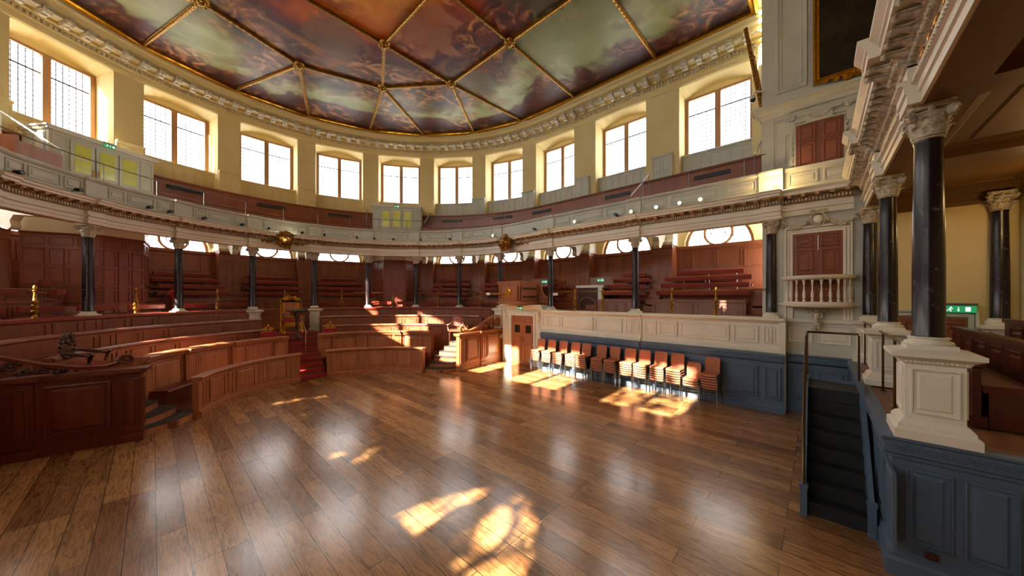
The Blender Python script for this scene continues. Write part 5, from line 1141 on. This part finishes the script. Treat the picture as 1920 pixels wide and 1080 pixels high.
# upper booths
def booth(uc, lb, exu):
    t = thing('glazed_booth', lb, 'booth', G(uc, 8.4, 5.9), rz(uc)); w = 1.2
    m = MB(); m.bx(-w, w, -.1, .85, 0, 1.62)
    S = lambda a, z, o: (a, -.1-o, z)
    for x0, x1 in ((-w+.05, -.85), (.82, w-.05)):
        for z0, z1 in ((.05, .5), (.55, 1.0), (1.05, 1.5)): panel(m, S, x0, x1, z0, z1, rings=THIN)
    for sx in (-1, 1):
        S_ = lambda a, z, o: (sx*(w+o), a, z)
        for y0, y1 in ((0, .38), (.43, .8)):
            for z0, z1 in ((.05, .7), (.75, 1.5)): panel(m, S_, y0, y1, z0, z1, rings=THIN)
    m.build('body', M['grey'], t, world=False)
    m = MB(); m.bx(-w-.1, w+.1, -.2, .9, 1.66, 1.7); m.bx(-w-.06, w+.06, -.16, .88, 1.6, 1.66); m.build('cornice', M['white'], t, world=False)
    for i in range(3):
        x = -.8+.54*i; m = MB(); m.bx(x, x+.5, -.14, -.1, -.1, 1.45); dr = m.build('door_leaf', M['grey'], t, world=False)
        m = MB(); S = lambda a, z, o: (a, -.14-o, z); panel(m, S, x+.06, x+.44, 0, .5, rings=THIN); m.build('lower_panel', M['grey'], dr, world=False)
        for z0, z1 in ((.58, .98), (1.02, 1.38)): m = MB(); m.bx(x+.08, x+.42, -.15, -.139, z0, z1); m.build('pane', M['yglass'], dr, world=False)
        if i < 2: m = MB(); m.tube([(x+(.46 if i == 0 else .04), -.17, .55), (x+(.46 if i == 0 else .04), -.17, .75)], .012, 6); m.build('door_handle', M['gold'], dr, world=False)
    p = Vector(G(uc, 8.18, 7.52)); n_ = -Vector(G(uc, 1)).xy
    exitsign(tuple(p), (n_.x, n_.y), 'small green exit sign on top of the '+exu, .26, .09)
booth(36.2, 'grey-white glazed booth with yellow-green panes at the centre of the upper gallery', 'central glazed booth')
booth(-34.8, 'large grey-white glazed booth with yellow-green panes on the left upper gallery', 'left glazed booth')
t = thing('upper_desk', 'orange-brown wooden desk box on the upper gallery left of the booth', 'desk', G(-50, 7.6, 5.7), rz(-50)); m = MB(); m.bx(-.45, .45, -.2, .25, 0, .85); m.build('body', M['barrier'], t, world=False); m = MB(); m.bx(-.5, -.44, -.25, .3, 0, .95); m.build('end_panel', M['barrier'], t, world=False)
def diag(u, r0, z0, r1, z1, lb, mt, du=0):
    t = thing('stair_handrail', lb, 'handrail', G(u, r0, z0-.5)); m = MB(); m.tube([G(u, r0, z0), G(u+du, r1, z1)], .018, 6); m.build('rail', mt, t)
    for r, z, uu in ((r0, z0, u), (r1, z1, u+du)): m = MB(); m.tube([G(uu, r, z-.7), G(uu, r, z)], .014, 6); m.build('post', mt, t)
diag(-46, 7.5, 6.7, 9.0, 7.7, 'white sloping handrail climbing the upper gallery left of the left booth', M['white']); diag(98.2, 7.6, 6.8, 9.2, 7.75, 'steel sloping handrail by the last window on the right', M['steel']); diag(94.75, 7.4, 6.3, 9.1, 7.5, 'steel sloping handrail at the pier third from the right', M['steel']); diag(46.5, 7.9, 6.6, 9.2, 7.5, 'steel sloping handrail just right of the central booth', M['steel']); diag(26, 8, 6.6, 9.3, 7.5, 'steel sloping handrail just left of the central booth', M['steel'])
# spotlights on the gallery front
sp0 = thing('spotlight', '', 'spotlight', (0, 0, 0), 0, 'gallery front spotlights'); m = MB(); m.lathe([(.02, .09), (.045, .08), (.05, -.06), (.045, -.06), (.04, -.04)], 12, (0, -.1, 0), axis='y'); m.build('housing', M['blackm'], sp0, world=False, smooth=True)
m = MB(); m.lathe([(.001, 0), (.042, 0), (.042, .005)], 12, (0, -.155, 0), axis='y'); ln0 = m.build('lens', M['blackm'], sp0, world=False); m = MB(); m.tube([(0, -.03, -.02), (0, .06, -.04)], .012, 6); m.build('bracket', M['blackm'], sp0, world=False)
dark = [-59.8, -49.3, -35.1, -30.6, -22.5, -12.8, -5.5, 4.7, 11.9, 23.1, 29.5, 36.8, 47.6, 60.1, 91.09]; lit = [80, 93.0, 95.1, 95.88, 96.54, 97.08]
ow = ['first', 'second', 'third', 'fourth', 'fifth', 'sixth', 'seventh', 'eighth', 'ninth', 'tenth', 'eleventh', 'twelfth', 'thirteenth', 'fourteenth', 'fifteenth']
for i, u in enumerate(dark):
    lb = 'black unlit spotlight on the upper gallery front, %s from the left' % ow[i]
    if i == 0: sp0.location = G(u, 6.76, 5.56); sp0.rotation_euler = (0, 0, rz(u)); sp0['label'] = lb
    else: copy_tree(sp0, G(u, 6.76, 5.56), rz(u), lb)
copy_tree(sp0, G(94.56, 6.76, 5.56), rz(94.56), 'black unlit spotlight just left of the lit ones on the right')
l0 = None
for i, u in enumerate(lit):
    lb = 'small lit spotlight on the upper gallery front, %s of the glowing ones from the left' % ow[i]
    if l0 is None:
        l0 = thing('lit_spotlight', lb, 'spotlight', G(u, 6.74, 5.56), rz(u), 'lit gallery spotlights'); m = MB(); m.lathe([(.03, .08), (.05, .07), (.055, -.06), (.05, -.065)], 12, (0, -.08, 0), axis='y'); m.build('housing', M['white'], l0, world=False, smooth=True)
        m = MB(); m.lathe([(.001, -.01), (.045, 0), (.045, .01)], 12, (0, -.145, 0), axis='y'); m.build('lens', M['bulb'], l0, world=False); m = MB(); m.tube([(0, -.03, -.02), (0, .06, -.04)], .012, 6); m.build('bracket', M['white'], l0, world=False)
    else: copy_tree(l0, G(u, 6.74, 5.56), rz(u), lb)
t = thing('glowing_lamp', 'bright warm glowing lamp at the corner of the gallery front by the balcony', 'lamp', (6.68, -8.72, 5.68)); m = MB(); m.ball((6.64, -8.72, 5.66), .055, 10); m.build('bulb', M['bulb2'], t, smooth=True); m = MB(); m.bx(6.66, 6.8, -8.76, -8.68, 5.6, 5.72); m.build('bracket', M['white'], t)
lamp('corner_lamp_light', 'POINT', (6.5, -8.74, 5.68), 3, (1, .72, .4), .06)
for y, z in ((-10.28, 5.62), (-10.28, 6.2)): copy_tree(sp0, (6.86, y+.02, z), -pi/2, 'black spotlight at the right end of the gallery front, '+('lower' if z < 6 else 'upper')+' one')
# gilt emblems on the gallery frieze
for u, lb in ((-.8, 'left one, above the throne'), (86.4, 'right one, above the pulpit')):
    t = thing('gilt_lion_emblem', 'gilt lion mask with leafy scrolls on the gallery frieze, '+lb, 'emblem', G(u, 6.74, 5.16), rz(u), 'gilt frieze emblems'); EX = Matrix.Diagonal((1.75, 1.5, 1.5, 1))
    m = MB(); m.ball((0, -.12, .0), .15, 12, (1, .9, 1.05)); m.ball((0, -.26, -.04), .07, 8); m.ball((0, -.1, .16), .08, 8, (1.2, 1, .8))
    for k in range(34): a = 2*pi*k/34; q = random.uniform(.12, .2); m.ball((q*cos(a), -.08-random.uniform(0, .08), q*1.15*sin(a)), random.uniform(.03, .05), 6)
    for sx in (-1, 1): m.ball((sx*.05, -.25, .03), .02, 6); m.ball((sx*.11, -.12, .13), .04, 6)
    m.xform(EX).build('mask', M['goldd'], t, world=False, smooth=True)
    for sx in (-1, 1):
        m = MB()
        for k in range(5): scroll(m, (sx*(.28+.14*k), .06, -.06+.02*(k % 2)), .075-.006*k, (1, 0), sx if k % 2 else -sx, .02)
        m.xform(EX).build('leafy_scroll', M['goldd'], t, world=False, smooth=True)
# extinguishers, notices
for p, lb in ((G(27.6, 8.35, 2.75), 'red fire extinguisher beside the central lobby'), (G(-23.4, 8.3, 2.75), 'red fire extinguisher right of the left lobby')):
    t = thing('fire_extinguisher', lb, 'extinguisher', p, 0, 'fire extinguishers'); m = MB(); m.lathe([(.02, .36), (.06, .33), (.065, .3), (.065, 0), (.05, 0)], 12); m.build('cylinder', M['red'], t, world=False, smooth=True); m = MB(); m.bx(-.02, .04, -.02, .02, .36, .42); m.build('valve', M['blackm'], t, world=False)
for p, lb in (((6.9, -1.95, 2.93), 'small white notice hung on the rail right of the pulpit'), ((5.72, .62, 2.95), 'small white label at the tip of the gilt arm')):
    m = MB(); m.box(p, (.01, .22, .1)); tag(m.build('notice', M['paper']), lb, 'notice')
# ------------------------------------------------------------ stacking chairs
SEATW = .46
def chair_proto():
    t = thing('stacking_chair', '', 'chair', (0, 0, 0), 0, 'stacked orange chairs'); nx = lambda m: m.xform(Matrix.Diagonal((.84, 1, 1, 1)))
    m = MB(); secs = []
    for y, z in ((-.22, .43), (-.2, .455), (-.05, .45), (.12, .445), (.2, .46)): secs.append([(x, y, z+.012*(abs(x)/.22)**2+o) for x, o in ((-.22, 0), (-.1, 0), (.1, 0), (.22, 0), (.22, .03), (.1, .03), (-.1, .03), (-.22, .03))])
    m.loft(secs); nx(m).build('seat', M['chair'], t, world=False)
    m = MB(); m.loft([[(x, y, z) for x, z in ((-.215, .402), (.215, .402), (.215, .44), (-.215, .44))] for y in (-.2, .19)]); nx(m).build('seat_shell', M['blackm'], t, world=False)
    m = MB(); secs = []
    for z, y, w in ((.56, .19, .19), (.6, .2, .205), (.75, .225, .21), (.84, .245, .2), (.87, .25, .17)): secs.append([(x*w/.2, y+.02*(abs(x)/.2)**2*-1+o, z) for x, o in ((-.2, 0), (-.1, 0), (.1, 0), (.2, 0), (.2, .03), (.1, .03), (-.1, .03), (-.2, .03))])
    m.loft(secs); nx(m).build('backrest', M['chair'], t, world=False)
    for sx in (-1, 1):
        m = MB(); m.tube([(sx*.235, -.25, 0), (sx*.225, -.16, .42), (sx*.225, .1, .43)], .011, 6); nx(m).build('leg', M['chrome'], t, world=False)
        m = MB(); m.tube([(sx*.235, .26, 0), (sx*.225, .14, .42), (sx*.215, .2, .6), (sx*.2, .23, .72)], .011, 6); nx(m).build('leg', M['blackm'], t, world=False)
    m = MB(); m.tube([(-.225, -.0, .425), (.225, -.0, .425)], .009, 6); nx(m).build('cross_bar', M['blackm'], t, world=False)
    return t
stk = [(1015, 6), (1041, 6), (1066, 6), (1087, 6), (1107, 6), (1134, 6), (1158, 6), (1186, 6), (1215, 6), (1246, 6), (1281, 6), (1311, 3), (1350, 6)]
# y positions along the wall measured from the photograph
ys = [-1.66, -2.17, -2.67, -3.2, -3.62, -4.2, -4.66, -5.18, -5.62, -6.1, -6.55, -6.97, -7.42]
ct = chair_proto(); firstc = True
nth = ['first', 'second', 'third', 'fourth', 'fifth', 'sixth', 'seventh', 'eighth', 'ninth', 'tenth', 'eleventh', 'twelfth', 'thirteenth']
lev = ['bottom chair', 'second chair up', 'third chair up', 'fourth chair up', 'fifth chair up', 'sixth chair up', 'seventh chair up']
for i, y in enumerate(ys):
    n = stk[i][1]
    for k in range(n):
        nm = 'top chair' if k == n-1 else lev[k]
        st_ = 'short twelfth stack' if i == 11 else nth[i]+' stack'
        lb = 'orange stacking chair, %s of the %s from the door' % (nm, st_)
        loc = (6.24-.012*k, y, .068*k); r = -pi/2+(.03 if i % 2 else -.02)
        if firstc: ct.location = loc; ct.rotation_euler = (0, 0, r); ct['label'] = lb; firstc = False
        else:
            c = copy_tree(ct, loc, r, lb)
            if k < n-1:
                pass
# ------------------------------------------------------------ loggia lights and outside trees
for x in (2.9, 5.6):
    t = thing('loggia_uplight', 'small brass uplight on the loggia back wall ledge, %s one' % ('nearer' if x < 4 else 'farther'), 'lamp', (x, -12.36, 3.9)); m = MB(); m.lathe([(.03, 0), (.07, .1), (.065, .1), (.03, .02)], 12); m.build('bowl', M['brass'], t, world=False); 
    lamp('loggia_lamp', 'POINT', (x, -12.2, 4.2), 3.5, (1, .66, .3), .08)
def tree(x, y, zc, R, n, lb, zs=1.0):
    t = thing('tree', lb, 'tree', (x, y, -1)); m = MB(); m.tube([(x, y, -1), (x+.3, y, zc*.5), (x, y, zc)], [.35, .28, .12], 8); m.build('trunk', M['bark'], t)
    m = MB()
    for i in range(n):
        v = Vector((random.gauss(0, 1), random.gauss(0, 1), random.gauss(0, 1))).normalized()*R*random.random()**.4; c = Vector((x+v.x*.5, y+v.y, zc+v.z*zs))
        a = random.uniform(0, pi); s_ = random.uniform(.12, .32); p = Vector((cos(a), sin(a), random.uniform(-.6, .6))).normalized()*s_; q_ = Vector((-sin(a), cos(a), random.uniform(-1, 1))).normalized()*s_*.6
        m.add([c-p, c+q_, c+p, c-q_], [(0, 1, 2, 3)])
    m.build('foliage', M['leaf'], t, kind='stuff')
tree(-17.5, -7.0, 12.6, 3.0, 380, 'leafy tree outside the west windows, nearer the south'); tree(-16.6, -7.0, 8.6, 1.9, 95, 'small leafy tree outside the west windows, low and sparse', .5)
tree(-16.2, -1.9, 8.6, 3.3, 1500, 'leafy tree outside the west windows, nearer the north', .42)
for o in list(bpy.data.objects):
    for k in ('_l', '_r'):
        if k in o: del o[k]
